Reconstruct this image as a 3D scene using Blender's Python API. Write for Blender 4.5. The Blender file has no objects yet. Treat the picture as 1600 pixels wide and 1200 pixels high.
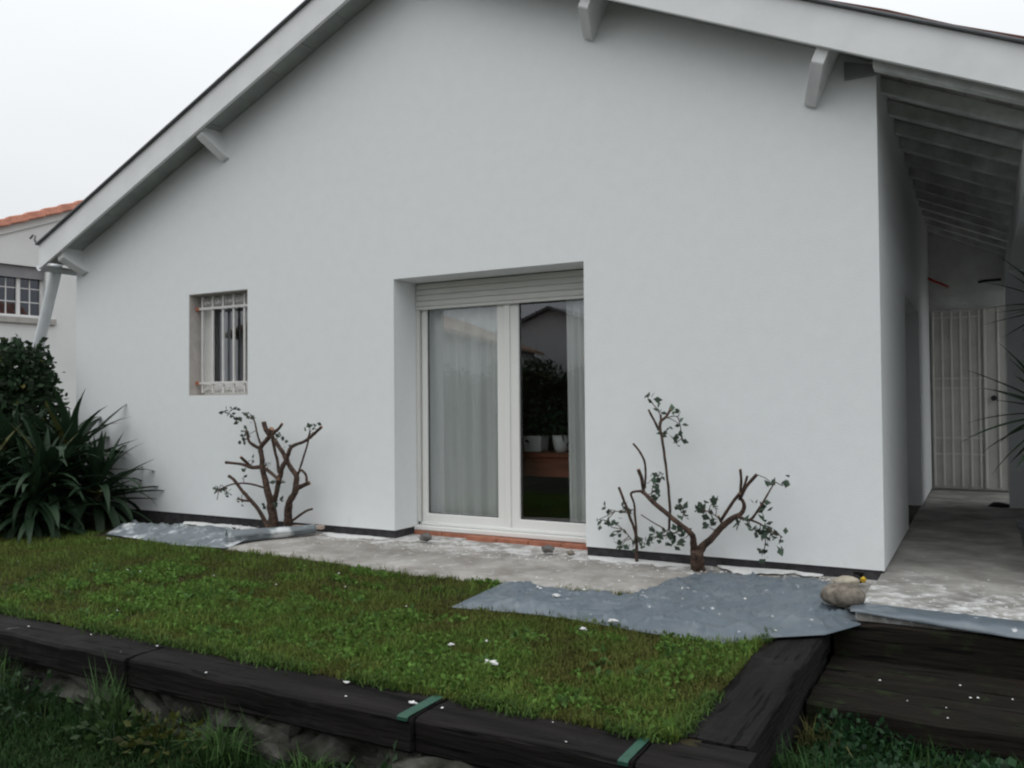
import bpy, bmesh, math, random
import numpy as np
from mathutils import Vector, Matrix, noise
from mathutils.geometry import tessellate_polygon

rnd = random.Random(11)
nrs = np.random.RandomState(5)
scene = bpy.context.scene
C = scene.collection
R = math.radians

# ------------------------------------------------------------------ camera
cd = bpy.data.cameras.new('camera')
cam = bpy.data.objects.new('camera', cd)
C.objects.link(cam)
scene.camera = cam
cd.sensor_width = 36.0
cd.lens = 1325.4 / 1600 * 36.0
cd.clip_start = 0.05
cd.clip_end = 600
YAW, PITCH, ROLL = -0.50658, 0.02182, -0.00766
fw = Vector((math.sin(YAW) * math.cos(PITCH), math.cos(YAW) * math.cos(PITCH), math.sin(PITCH)))
r0 = Vector((math.cos(YAW), -math.sin(YAW), 0))
u0 = r0.cross(fw)
rr = math.cos(ROLL) * r0 + math.sin(ROLL) * u0
uu = -math.sin(ROLL) * r0 + math.cos(ROLL) * u0
cam.matrix_world = Matrix(((rr.x, uu.x, -fw.x, 0.0), (rr.y, uu.y, -fw.y, -6.0),
                           (rr.z, uu.z, -fw.z, 1.1115), (0, 0, 0, 1)))

# ------------------------------------------------------------------ overcast sky
SUN_EL, SUN_AZ = R(64), R(190)        # azimuth from +Y clockwise: high, behind the photographer
w = bpy.data.worlds.new('World')
scene.world = w
w.use_nodes = True
nt = w.node_tree
nt.nodes.clear()
out = nt.nodes.new('ShaderNodeOutputWorld')
bg = nt.nodes.new('ShaderNodeBackground')
sky = nt.nodes.new('ShaderNodeTexSky')
sky.sky_type = 'NISHITA'
sky.sun_disc = False
sky.sun_elevation = SUN_EL
sky.sun_rotation = SUN_AZ
sky.air_density = 1.0
sky.dust_density = 6.0
bgs = nt.nodes.new('ShaderNodeBackground')
bgs.inputs['Strength'].default_value = 0.05
nt.links.new(sky.outputs[0], bgs.inputs['Color'])
# the cloud sheet: an even pale layer, a little uneven
tc = nt.nodes.new('ShaderNodeTexCoord')
mp = nt.nodes.new('ShaderNodeMapping')
mp.inputs['Scale'].default_value = (1.2, 1.2, 3.0)
nz = nt.nodes.new('ShaderNodeTexNoise')
nz.inputs['Scale'].default_value = 1.6
nz.inputs['Detail'].default_value = 4
cr = nt.nodes.new('ShaderNodeValToRGB')
cr.color_ramp.elements[0].position = 0.25
cr.color_ramp.elements[0].color = (0.86, 0.895, 0.925, 1)
cr.color_ramp.elements[1].position = 0.75
cr.color_ramp.elements[1].color = (0.95, 0.97, 0.985, 1)
nt.links.new(tc.outputs['Generated'], mp.inputs['Vector'])
nt.links.new(mp.outputs[0], nz.inputs['Vector'])
nt.links.new(nz.outputs['Fac'], cr.inputs[0])
nt.links.new(cr.outputs[0], bg.inputs['Color'])
sxyz = nt.nodes.new('ShaderNodeSeparateXYZ')
nt.links.new(tc.outputs['Generated'], sxyz.inputs[0])
mrg = nt.nodes.new('ShaderNodeMapRange')        # overcast law: brighter overhead than at the horizon
mrg.inputs['From Min'].default_value = 0.0
mrg.inputs['From Max'].default_value = 1.0
mrg.inputs['To Min'].default_value = 1.05
mrg.inputs['To Max'].default_value = 2.7
sq = nt.nodes.new('ShaderNodeMath')
sq.operation = 'POWER'
sq.use_clamp = True
sq.inputs[1].default_value = 1.8
mxz = nt.nodes.new('ShaderNodeMath')
mxz.operation = 'MAXIMUM'
mxz.inputs[1].default_value = 0.0
nt.links.new(sxyz.outputs['Z'], mxz.inputs[0])
nt.links.new(mxz.outputs[0], sq.inputs[0])
nt.links.new(sq.outputs[0], mrg.inputs['Value'])
nt.links.new(mrg.outputs[0], bg.inputs['Strength'])
mx = nt.nodes.new('ShaderNodeMixShader')
mx.inputs[0].default_value = 0.93
nt.links.new(bgs.outputs[0], mx.inputs[1])
nt.links.new(bg.outputs[0], mx.inputs[2])
nt.links.new(mx.outputs[0], out.inputs[0])

sl = bpy.data.lights.new('sun', 'SUN')
sl.energy = 0.5
sl.angle = R(70)
sl.color = (1.0, 0.97, 0.93)
so = bpy.data.objects.new('sun', sl)
C.objects.link(so)
sdir = Vector((math.sin(SUN_AZ) * math.cos(SUN_EL), math.cos(SUN_AZ) * math.cos(SUN_EL), math.sin(SUN_EL)))
so.rotation_euler = sdir.to_track_quat('Z', 'Y').to_euler()
so.location = (0, -10, 12)

vs = scene.view_settings
vs.view_transform = 'Standard'
vs.look = 'None'
vs.exposure = -0.25
vs.gamma = 1.0
vs.use_curve_mapping = False
scene.render.engine = 'CYCLES'
scene.cycles.pixel_filter_type = 'BLACKMAN_HARRIS'
scene.cycles.filter_width = 2.2
scene.cycles.max_bounces = 8
scene.cycles.transparent_max_bounces = 12
scene.cycles.use_denoising = True


# ------------------------------------------------------------------ materials
def mat(name, col, rough=0.8, spec=0.3, var=0.0, vscale=6.0, bump=0.0, bscale=60.0, bdist=0.004, col2=None,
        metal=0.0, stretch=None, detail=4.0, lo=0.35, hi=0.65, trans=0.0):
    m = bpy.data.materials.new(name)
    m.use_nodes = True
    t = m.node_tree
    b = t.nodes['Principled BSDF']
    b.inputs['Base Color'].default_value = (*col, 1)
    b.inputs['Roughness'].default_value = rough
    b.inputs['Specular IOR Level'].default_value = spec
    b.inputs['Metallic'].default_value = metal
    co = t.nodes.new('ShaderNodeTexCoord')
    src = co.outputs['Object']
    if stretch:
        mpn = t.nodes.new('ShaderNodeMapping')
        mpn.inputs['Scale'].default_value = stretch
        t.links.new(src, mpn.inputs['Vector'])
        src = mpn.outputs[0]
    if var or col2:
        n = t.nodes.new('ShaderNodeTexNoise')
        n.inputs['Scale'].default_value = vscale
        n.inputs['Detail'].default_value = detail
        n.inputs['Roughness'].default_value = 0.6
        t.links.new(src, n.inputs['Vector'])
        r_ = t.nodes.new('ShaderNodeValToRGB')
        r_.color_ramp.elements[0].position = lo
        r_.color_ramp.elements[1].position = hi
        a = col2 if col2 else tuple(max(0, c * (1 - var)) for c in col)
        z = col if col2 else tuple(min(1, c * (1 + var)) for c in col)
        r_.color_ramp.elements[0].color = (*a, 1)
        r_.color_ramp.elements[1].color = (*z, 1)
        t.links.new(n.outputs['Fac'], r_.inputs[0])
        t.links.new(r_.outputs[0], b.inputs['Base Color'])
    if bump:
        n2 = t.nodes.new('ShaderNodeTexNoise')
        n2.inputs['Scale'].default_value = bscale
        n2.inputs['Detail'].default_value = 5
        t.links.new(src, n2.inputs['Vector'])
        bp = t.nodes.new('ShaderNodeBump')
        bp.inputs['Strength'].default_value = bump
        bp.inputs['Distance'].default_value = bdist
        t.links.new(n2.outputs['Fac'], bp.inputs['Height'])
        t.links.new(bp.outputs[0], b.inputs['Normal'])
    if trans:
        tr = t.nodes.new('ShaderNodeBsdfTranslucent')
        tr.inputs['Color'].default_value = (*col, 1)
        ms = t.nodes.new('ShaderNodeMixShader')
        ms.inputs[0].default_value = trans
        o_ = [n for n in t.nodes if n.type == 'OUTPUT_MATERIAL'][0]
        t.links.new(b.outputs[0], ms.inputs[1])
        t.links.new(tr.outputs[0], ms.inputs[2])
        t.links.new(ms.outputs[0], o_.inputs[0])
    return m


def splatter(m, colour, scale, thresh, soft=0.02, scale2=None, amount=1.0, region=None):
    """dried splashes of colour over whatever the material already has; region: (axis, at_full, at_none) narrows it"""
    t = m.node_tree
    b = t.nodes['Principled BSDF']
    co = t.nodes.new('ShaderNodeTexCoord')
    n = t.nodes.new('ShaderNodeTexNoise')
    n.inputs['Scale'].default_value = scale
    n.inputs['Detail'].default_value = 6
    n.inputs['Roughness'].default_value = 0.62
    t.links.new(co.outputs['Object'], n.inputs['Vector'])
    val = n.outputs['Fac']
    if region:
        sx = t.nodes.new('ShaderNodeSeparateXYZ')
        t.links.new(co.outputs['Object'], sx.inputs[0])
        mr = t.nodes.new('ShaderNodeMapRange')
        mr.inputs['From Min'].default_value = region[1]
        mr.inputs['From Max'].default_value = region[2]
        mr.inputs['To Min'].default_value = region[3]
        mr.inputs['To Max'].default_value = 0
        t.links.new(sx.outputs[region[0]], mr.inputs['Value'])
        ad = t.nodes.new('ShaderNodeMath')
        ad.operation = 'ADD'
        t.links.new(val, ad.inputs[0])
        t.links.new(mr.outputs[0], ad.inputs[1])
        val = ad.outputs[0]
    r_ = t.nodes.new('ShaderNodeValToRGB')
    r_.color_ramp.elements[0].position = thresh
    r_.color_ramp.elements[1].position = min(1, thresh + soft)
    r_.color_ramp.elements[0].color = (0, 0, 0, 1)
    r_.color_ramp.elements[1].color = (amount, amount, amount, 1)
    t.links.new(val, r_.inputs[0])
    mix = t.nodes.new('ShaderNodeMix')
    mix.data_type = 'RGBA'
    inp = b.inputs['Base Color']
    if inp.links:
        t.links.new(inp.links[0].from_socket, mix.inputs[6])
    else:
        mix.inputs[6].default_value = inp.default_value
    mix.inputs[7].default_value = (*colour, 1)
    t.links.new(r_.outputs[0], mix.inputs[0])
    t.links.new(mix.outputs[2], inp)
    return m


def cracks(m, stretch, colour=(0.002, 0.002, 0.002), scale=4.0, thresh=0.60, soft=0.02):
    t = m.node_tree
    b = t.nodes['Principled BSDF']
    co = t.nodes.new('ShaderNodeTexCoord')
    mp_ = t.nodes.new('ShaderNodeMapping')
    mp_.inputs['Scale'].default_value = stretch
    t.links.new(co.outputs['Object'], mp_.inputs['Vector'])
    n = t.nodes.new('ShaderNodeTexNoise')
    n.inputs['Scale'].default_value = scale
    n.inputs['Detail'].default_value = 5
    t.links.new(mp_.outputs[0], n.inputs['Vector'])
    r_ = t.nodes.new('ShaderNodeValToRGB')
    r_.color_ramp.elements[0].position = thresh
    r_.color_ramp.elements[1].position = thresh + soft
    t.links.new(n.outputs['Fac'], r_.inputs[0])
    mix = t.nodes.new('ShaderNodeMix')
    mix.data_type = 'RGBA'
    inp = b.inputs['Base Color']
    t.links.new(inp.links[0].from_socket, mix.inputs[6])
    mix.inputs[7].default_value = (*colour, 1)
    t.links.new(r_.outputs[0], mix.inputs[0])
    t.links.new(mix.outputs[2], inp)


def glass_mat(name, tint=(0.98, 0.99, 0.985), refl=3.2):
    m = bpy.data.materials.new(name)
    m.use_nodes = True
    t = m.node_tree
    t.nodes.clear()
    o_ = t.nodes.new('ShaderNodeOutputMaterial')
    tr = t.nodes.new('ShaderNodeBsdfTransparent')
    tr.inputs[0].default_value = (*tint, 1)
    gl = t.nodes.new('ShaderNodeBsdfGlossy')
    gl.inputs['Roughness'].default_value = 0.004
    gl.inputs['Color'].default_value = (0.93, 0.95, 1.0, 1)
    fr = t.nodes.new('ShaderNodeFresnel')
    fr.inputs[0].default_value = 1.5
    mu = t.nodes.new('ShaderNodeMath')
    mu.operation = 'MULTIPLY'
    mu.inputs[1].default_value = refl
    mu.use_clamp = True
    ms = t.nodes.new('ShaderNodeMixShader')
    t.links.new(fr.outputs[0], mu.inputs[0])
    t.links.new(mu.outputs[0], ms.inputs[0])
    t.links.new(tr.outputs[0], ms.inputs[1])
    t.links.new(gl.outputs[0], ms.inputs[2])
    t.links.new(ms.outputs[0], o_.inputs[0])
    return m


def attr_mat(name, rough=0.6, spec=0.3, trans=0.25, gain=1.0):
    """foliage: colour from the mesh's per-leaf colour attribute"""
    m = bpy.data.materials.new(name)
    m.use_nodes = True
    t = m.node_tree
    b = t.nodes['Principled BSDF']
    a = t.nodes.new('ShaderNodeAttribute')
    a.attribute_name = 'tone'
    t.links.new(a.outputs['Color'], b.inputs['Base Color'])
    b.inputs['Roughness'].default_value = rough
    b.inputs['Specular IOR Level'].default_value = spec
    tr = t.nodes.new('ShaderNodeBsdfTranslucent')
    t.links.new(a.outputs['Color'], tr.inputs['Color'])
    ms = t.nodes.new('ShaderNodeMixShader')
    ms.inputs[0].default_value = trans
    o_ = [n for n in t.nodes if n.type == 'OUTPUT_MATERIAL'][0]
    t.links.new(b.outputs[0], ms.inputs[1])
    t.links.new(tr.outputs[0], ms.inputs[2])
    t.links.new(ms.outputs[0], o_.inputs[0])
    return m


M = {}
M['render'] = mat('white_render', (0.765, 0.785, 0.79), 0.92, 0.15, var=0.018, vscale=9.0, detail=9.0, lo=0.3, hi=0.7, bump=0.5, bscale=120, bdist=0.005)
splatter(M['render'], (0.66, 0.67, 0.655), 1.1, 0.56, 0.25, amount=0.06)
splatter(M['render'], (0.60, 0.58, 0.54), 4.5, 0.72, 0.20, region=(2, 0.0, 0.22, 0.20), amount=0.5)
M['reveal_old'] = mat('bare_old_render', (0.50, 0.47, 0.44), 0.9, 0.2, var=0.10, vscale=9, bump=0.3, bscale=90)
M['white_paint'] = mat('white_paint', (0.74, 0.75, 0.75), 0.55, 0.35, var=0.04, vscale=4, bump=0.12, bscale=25)
M['wood_white'] = mat('white_painted_wood', (0.70, 0.71, 0.71), 0.65, 0.3, var=0.07, vscale=7, bump=0.25, bscale=30, stretch=(1, 0.15, 1))
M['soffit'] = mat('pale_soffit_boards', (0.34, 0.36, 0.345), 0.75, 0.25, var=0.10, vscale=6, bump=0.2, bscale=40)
M['porch_wood'] = mat('weathered_porch_wood', (0.60, 0.62, 0.60), 0.8, 0.2, var=0.22, vscale=5, bump=0.3, bscale=30)
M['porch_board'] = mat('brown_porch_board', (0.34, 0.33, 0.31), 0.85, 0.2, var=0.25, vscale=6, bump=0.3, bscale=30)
M['flash'] = mat('dark_zinc_flashing', (0.14, 0.145, 0.155), 0.5, 0.4, var=0.2, vscale=8)
M['pvc'] = mat('white_pvc', (0.76, 0.76, 0.735), 0.38, 0.45, var=0.015, vscale=3)
M['shutter'] = mat('cream_shutter', (0.66, 0.66, 0.63), 0.5, 0.35, var=0.03, vscale=3)
M['gasket'] = mat('black_rubber', (0.02, 0.02, 0.02), 0.7)
M['downpipe'] = mat('white_pipe', (0.72, 0.75, 0.77), 0.45, 0.4, var=0.05, vscale=6)
M['plinth'] = mat('dark_plinth', (0.045, 0.043, 0.046), 0.85, 0.2, var=0.35, vscale=12, bump=0.3, bscale=60)
M['terracotta'] = mat('terracotta', (0.34, 0.14, 0.09), 0.8, 0.2, var=0.18, vscale=14, bump=0.2, bscale=60)
M['roof_tile'] = mat('orange_roof_tile', (0.52, 0.235, 0.165), 0.8, 0.2, var=0.20, vscale=5, bump=0.2, bscale=60)
M['grille'] = mat('white_iron', (0.66, 0.65, 0.63), 0.55, 0.35, var=0.06, vscale=20)
M['rust'] = mat('orange_primer', (0.42, 0.16, 0.09), 0.8)
M['inner_wall'] = mat('indoor_paint', (0.32, 0.30, 0.28), 0.9)
M['inner_floor'] = mat('indoor_floor', (0.10, 0.07, 0.05), 0.5)
M['curtain'] = mat('sheer_white_curtain', (0.94, 0.965, 0.94), 0.9, 0.1, trans=0.02)
M['bench_wood'] = mat('red_brown_wood', (0.22, 0.075, 0.04), 0.5, 0.35, var=0.3, vscale=5, stretch=(0.3, 4, 4))
M['pot'] = mat('white_glazed_pot', (0.72, 0.75, 0.74), 0.35, 0.5)
M['glass'] = glass_mat('window_glass')
M['glass_far'] = glass_mat('far_glass', (0.4, 0.45, 0.55), 1.6)
M['sleeper'] = mat('tarred_sleeper', (0.016, 0.0142, 0.0135), 0.85, 0.12, col2=(0.006, 0.0055, 0.005), vscale=3.2, bump=0.8, bscale=16,
                   bdist=0.012, stretch=(0.28, 3.2, 3.2))
splatter(M['sleeper'], (0.17, 0.17, 0.17), 5, 0.70, 0.10, amount=0.6)
M['sleeper_x'] = mat('tarred_sleeper_crosswise', (0.016, 0.0142, 0.0135), 0.85, 0.12, col2=(0.006, 0.0055, 0.005), vscale=3.2, bump=0.8,
                     bscale=16, bdist=0.012, stretch=(3.2, 0.28, 3.2))
splatter(M['sleeper_x'], (0.17, 0.17, 0.17), 5, 0.72, 0.10, amount=0.5)
M['step'] = mat('mossy_step_timber', (0.0155, 0.0125, 0.010), 0.85, 0.12, col2=(0.008, 0.007, 0.005), vscale=3.2, bump=0.8, bscale=16, bdist=0.012, stretch=(0.28, 3.2, 3.2))
splatter(M['step'], (0.018, 0.026, 0.010), 7, 0.56, 0.10, amount=0.7)
cracks(M['sleeper'], (0.5, 9, 9))
cracks(M['sleeper_x'], (9, 0.5, 9))
cracks(M['step'], (0.5, 9, 9))
for k_ in ('sleeper', 'sleeper_x'):
    splatter(M[k_], (0.034, 0.034, 0.036), 2.3, 0.55, 0.15, amount=0.5)
M['strap'] = mat('green_plastic_strip', (0.020, 0.070, 0.046), 0.5, 0.4, var=0.2, vscale=20)
M['concrete'] = mat('grey_concrete', (0.29, 0.275, 0.25), 0.9, 0.2, col2=(0.17, 0.16, 0.145), vscale=3.5, bump=0.5, bscale=35, bdist=0.006)
splatter(M['concrete'], (0.62, 0.62, 0.61), 7, 0.63, 0.05, amount=0.75)
M['apron'] = mat('dusty_concrete', (0.36, 0.342, 0.315), 0.9, 0.2, col2=(0.22, 0.205, 0.185), vscale=3.0, bump=0.5, bscale=35, bdist=0.006)
splatter(M['apron'], (0.52, 0.515, 0.505), 5.5, 0.52, 0.2, amount=0.5)
splatter(M['apron'], (0.66, 0.66, 0.65), 17, 0.62, 0.05, amount=0.6)
splatter(M['apron'], (0.66, 0.66, 0.655), 9, 0.69, 0.16, region=(1, -0.05, -0.60, 0.24), amount=0.85)
M['porch_floor'] = mat('porch_concrete', (0.38, 0.37, 0.345), 0.85, 0.25, col2=(0.19, 0.183, 0.17), vscale=2.6, bump=0.5, bscale=30, bdist=0.006)
splatter(M['porch_floor'], (0.70, 0.71, 0.71), 11, 0.64, 0.24, region=(1, -0.80, 0.45, 0.20), amount=0.85)
splatter(M['porch_floor'], (0.66, 0.67, 0.67), 22, 0.68, 0.06, region=(1, -0.9, 0.6, 0.12), amount=0.7)
M['footing'] = mat('mossy_footing', (0.085, 0.083, 0.074), 0.95, 0.1, col2=(0.014, 0.016, 0.010), vscale=5, bump=0.8, bscale=14, bdist=0.03)
M['tarp'] = mat('grey_blue_plastic_sheet', (0.105, 0.130, 0.152), 0.33, 0.45, var=0.06, vscale=3, bump=0.35, bscale=7, bdist=0.015)
splatter(M['tarp'], (0.45, 0.48, 0.50), 8, 0.69, 0.05, amount=0.7)
splatter(M['tarp'], (0.24, 0.265, 0.28), 5, 0.52, 0.2, amount=0.35)
splatter(M['tarp'], (0.58, 0.60, 0.61), 16, 0.665, 0.04, amount=0.8)
M['tarp_pale'] = mat('dusty_plastic_sheet', (0.16, 0.185, 0.20), 0.5, 0.4, var=0.12, vscale=4, bump=0.3, bscale=9, bdist=0.012)
splatter(M['tarp_pale'], (0.66, 0.68, 0.69), 4, 0.52, 0.12, amount=0.9)
M['soil'] = mat('dark_soil', (0.030, 0.026, 0.014), 0.95, 0.1, var=0.4, vscale=9, bump=0.6, bscale=40, bdist=0.01)
M['soil_low'] = mat('damp_soil', (0.014, 0.016, 0.008), 0.95, 0.1, var=0.4, vscale=9, bump=0.6, bscale=40, bdist=0.01)
M['bark'] = mat('brown_bark', (0.115, 0.074, 0.056), 0.9, 0.15, col2=(0.034, 0.025, 0.021), vscale=30, bump=1.0, bscale=60, bdist=0.006)
M['cut'] = mat('cut_wood', (0.30, 0.17, 0.11), 0.8)
M['leaf'] = attr_mat('leaf_green')
M['grass'] = attr_mat('grass_blade', 0.7, 0.15, 0.3)
M['yucca'] = mat('yucca_leaf', (0.026, 0.052, 0.024), 0.5, 0.25, col2=(0.010, 0.024, 0.013), vscale=2.2, trans=0.12)
M['yucca_old'] = mat('yellowed_leaf', (0.065, 0.068, 0.020), 0.6, 0.3, var=0.2, vscale=4, trans=0.12)
M['trunk'] = mat('yucca_trunk', (0.06, 0.045, 0.03), 0.9, var=0.3, vscale=14, bump=0.6, bscale=30, bdist=0.01)
M['stone'] = mat('brown_cobble', (0.17, 0.15, 0.125), 0.9, 0.15, var=0.4, vscale=24, bump=0.8, bscale=50)
M['stone_pale'] = mat('pale_stone', (0.40, 0.36, 0.29), 0.85, 0.2, var=0.2, vscale=22, bump=0.4, bscale=50)
M['stone_grey'] = mat('grey_pebble', (0.13, 0.125, 0.12), 0.85, 0.2, var=0.2, vscale=22)
M['plaster'] = mat('white_plaster', (0.60, 0.60, 0.59), 0.9, 0.1, var=0.06, vscale=30, bump=0.4, bscale=90)
M['yellow'] = mat('yellow_plastic', (0.55, 0.36, 0.03), 0.5)
M['black'] = mat('black_plastic', (0.018, 0.018, 0.02), 0.6)
M['red'] = mat('red_plastic', (0.36, 0.03, 0.025), 0.5)
M['gate'] = mat('cream_metal_gate', (0.62, 0.61, 0.57), 0.55, 0.3, var=0.05, vscale=4)
M['gate_dirty'] = mat('greyed_metal_panel', (0.50, 0.49, 0.46), 0.6, 0.3, var=0.10, vscale=3)
M['far_wall'] = mat('neighbour_render', (0.66, 0.67, 0.66), 0.9, 0.2, var=0.05, vscale=0.8, bump=0.2, bscale=60)
M['far_frame'] = mat('neighbour_white_frame', (0.66, 0.66, 0.65), 0.6)
M['far_dark'] = mat('shutter_box_and_recess_grey', (0.22, 0.22, 0.23), 0.7, var=0.1, vscale=4)
M['far_stone'] = mat('grey_sill', (0.36, 0.35, 0.33), 0.85, var=0.1, vscale=5)
M['grey_render'] = mat('plain_grey_render', (0.56, 0.57, 0.55), 0.92, 0.15, var=0.12, vscale=3, bump=0.5, bscale=60)
M['ceramic'] = mat('ceramic_plant_pot', (0.02, 0.022, 0.026), 0.35, 0.5)


# ------------------------------------------------------------------ mesh helpers
class MB:
    def __init__(self):
        self.v = []; self.f = []; self.col = []

    def add(self, vs_, fs_):
        o = len(self.v)
        self.v += [tuple(p) for p in vs_]
        self.f += [tuple(i + o for i in f) for f in fs_]

    def box(self, x0, x1, y0, y1, z0, z1):
        self.add([(x0, y0, z0), (x1, y0, z0), (x1, y1, z0), (x0, y1, z0), (x0, y0, z1), (x1, y0, z1), (x1, y1, z1), (x0, y1, z1)],
                 [(0, 3, 2, 1), (4, 5, 6, 7), (0, 1, 5, 4), (1, 2, 6, 5), (2, 3, 7, 6), (3, 0, 4, 7)])
        return self

    def hexa(self, p):
        """8 corners: bottom four (ccw), top four"""
        self.add(p, [(0, 3, 2, 1), (4, 5, 6, 7), (0, 1, 5, 4), (1, 2, 6, 5), (2, 3, 7, 6), (3, 0, 4, 7)])
        return self

    def prism(self, poly, d):
        """polygon (3d points) pushed along d"""
        n = len(poly)
        d = Vector(d)
        a = [Vector(p) for p in poly]
        o = len(self.v)
        self.v += [tuple(p) for p in a] + [tuple(p + d) for p in a]
        self.f += [tuple(o + i for i in range(n))[::-1], tuple(o + n + i for i in range(n))]
        self.f += [(o + i, o + (i + 1) % n, o + n + (i + 1) % n, o + n + i) for i in range(n)]
        return self

    def tube(self, pts, rad, seg=8, caps=True):
        pts = [Vector(p) for p in pts]
        n = len(pts)
        rad = rad if isinstance(rad, (list, tuple)) else [rad] * n
        prev = None
        o = len(self.v)
        for i, p in enumerate(pts):
            d = (pts[min(i + 1, n - 1)] - pts[max(i - 1, 0)]).normalized()
            if prev is None:
                a = d.orthogonal().normalized()
            else:
                a = (prev - d * prev.dot(d)).normalized()
            prev = a
            b = d.cross(a)
            for k in range(seg):
                t = 2 * math.pi * k / seg
                self.v.append(tuple(p + rad[i] * (math.cos(t) * a + math.sin(t) * b)))
        for i in range(n - 1):
            for k in range(seg):
                self.f.append((o + i * seg + k, o + i * seg + (k + 1) % seg, o + (i + 1) * seg + (k + 1) % seg, o + (i + 1) * seg + k))
        if caps:
            self.f.append(tuple(o + k for k in range(seg))[::-1])
            self.f.append(tuple(o + (n - 1) * seg + k for k in range(seg)))
        return self

    def lathe(self, prof, centre, seg=20):
        o = len(self.v)
        n = len(prof)
        for r_, z in prof:
            for k in range(seg):
                t = 2 * math.pi * k / seg
                self.v.append((centre[0] + r_ * math.cos(t), centre[1] + r_ * math.sin(t), centre[2] + z))
        for i in range(n - 1):
            for k in range(seg):
                self.f.append((o + i * seg + k, o + i * seg + (k + 1) % seg, o + (i + 1) * seg + (k + 1) % seg, o + (i + 1) * seg + k))
        self.f.append(tuple(o + k for k in range(seg))[::-1])
        self.f.append(tuple(o + (n - 1) * seg + k for k in range(seg)))
        return self

    def grid(self, rows):
        o = len(self.v)
        m_ = len(rows[0])
        for r_ in rows:
            self.v += [tuple(p) for p in r_]
        for i in range(len(rows) - 1):
            for k in range(m_ - 1):
                self.f.append((o + i * m_ + k, o + i * m_ + k + 1, o + (i + 1) * m_ + k + 1, o + (i + 1) * m_ + k))
        return self

    def build(self, name, material, parent=None, smooth=False, bevel=0.0, origin=None, segs=2):
        me = bpy.data.meshes.new(name)
        vv = self.v
        if origin:
            vv = [(a - origin[0], b - origin[1], c - origin[2]) for a, b, c in vv]
        me.from_pydata(vv, [], self.f)
        if self.col:
            at = me.color_attributes.new('tone', 'FLOAT_COLOR', 'POINT')
            at.data.foreach_set('color', np.array([(*c, 1) for c in self.col], dtype=np.float32).ravel())
        me.materials.append(material)
        if smooth:
            me.polygons.foreach_set('use_smooth', [True] * len(me.polygons))
        me.update()
        ob = bpy.data.objects.new(name, me)
        C.objects.link(ob)
        if origin:
            ob.location = origin
        if bevel:
            bv = ob.modifiers.new('bevel', 'BEVEL')
            bv.width = bevel
            bv.segments = segs
            bv.limit_method = 'ANGLE'
        if parent:
            ob.parent = parent
            ob.matrix_parent_inverse = parent_inv(parent)
        return ob


def parent_inv(p):
    m = Matrix.Identity(4)
    chain = []
    q = p
    while q:
        chain.append(q)
        q = q.parent
    for q in reversed(chain):
        m = m @ q.matrix_parent_inverse @ Matrix.LocRotScale(q.location, q.rotation_euler, q.scale)
    return m.inverted()


def tag(o, label=None, cat=None, group=None, kind=None):
    if label: o['label'] = label
    if cat: o['category'] = cat
    if group: o['group'] = group
    if kind: o['kind'] = kind
    return o


def thing(name, label, cat, loc=(0, 0, 0), group=None):
    o = bpy.data.objects.new(name, None)
    C.objects.link(o)
    o.location = loc
    o.empty_display_size = 0.2
    return tag(o, label, cat, group)


def box(name, material, parent, x0, x1, y0, y1, z0, z1, bevel=0.0):
    return MB().box(x0, x1, y0, y1, z0, z1).build(name, material, parent, bevel=bevel)


def frame(name, material, parent, x0, x1, z0, z1, y0, y1, wl, wr=None, wb=None, wt=None, bevel=0.004):
    """a rectangular frame in an x-z plane, joined ring"""
    wr = wl if wr is None else wr
    wb = wl if wb is None else wb
    wt = wl if wt is None else wt
    o = [(x0, z0), (x1, z0), (x1, z1), (x0, z1)]
    i = [(x0 + wl, z0 + wb), (x1 - wr, z0 + wb), (x1 - wr, z1 - wt), (x0 + wl, z1 - wt)]
    m = MB()
    vs_ = [(x, y0, z) for x, z in o] + [(x, y0, z) for x, z in i] + [(x, y1, z) for x, z in o] + [(x, y1, z) for x, z in i]
    fs_ = []
    for k in range(4):
        j = (k + 1) % 4
        fs_ += [(k, j, 4 + j, 4 + k), (8 + j, 8 + k, 12 + k, 12 + j), (k, 8 + k, 8 + j, j), (4 + k, 4 + j, 12 + j, 12 + k)]
    m.add(vs_, fs_)
    return m.build(name, material, parent, bevel=bevel)


def smooth_path(pts, sub=3):
    """Catmull-Rom through (x, y, z, r)"""
    P = [np.array(p, float) for p in pts]
    if len(P) < 3:
        return [tuple(float(a) for a in P[0] + (P[-1] - P[0]) * i / sub) for i in range(sub + 1)]
    o = []
    for i in range(len(P) - 1):
        a, b, c, d = P[max(i - 1, 0)], P[i], P[i + 1], P[min(i + 2, len(P) - 1)]
        for k in range(sub):
            t = k / sub
            o.append(0.5 * (2 * b + (c - a) * t + (2 * a - 5 * b + 4 * c - d) * t * t + (3 * b - a - 3 * c + d) * t ** 3))
    o.append(P[-1])
    return [tuple(float(a) for a in q) for q in o]


def blob(mb, c, s, seed, seg=10, rings=7, rough=0.25):
    """an uneven pebble"""
    o = len(mb.v)
    for i in range(rings + 1):
        th = math.pi * i / rings
        for k in range(seg):
            ph = 2 * math.pi * k / seg
            d = Vector((math.sin(th) * math.cos(ph), math.sin(th) * math.sin(ph), math.cos(th)))
            q = 1 + rough * noise.noise(d * 1.3 + Vector((seed * 3.1, seed, 0)))
            mb.v.append((c[0] + d.x * s[0] * q, c[1] + d.y * s[1] * q, c[2] + d.z * s[2] * q))
    for i in range(rings):
        for k in range(seg):
            mb.f.append((o + i * seg + k, o + (i + 1) * seg + k, o + (i + 1) * seg + (k + 1) % seg, o + i * seg + (k + 1) % seg))
    return mb


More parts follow.
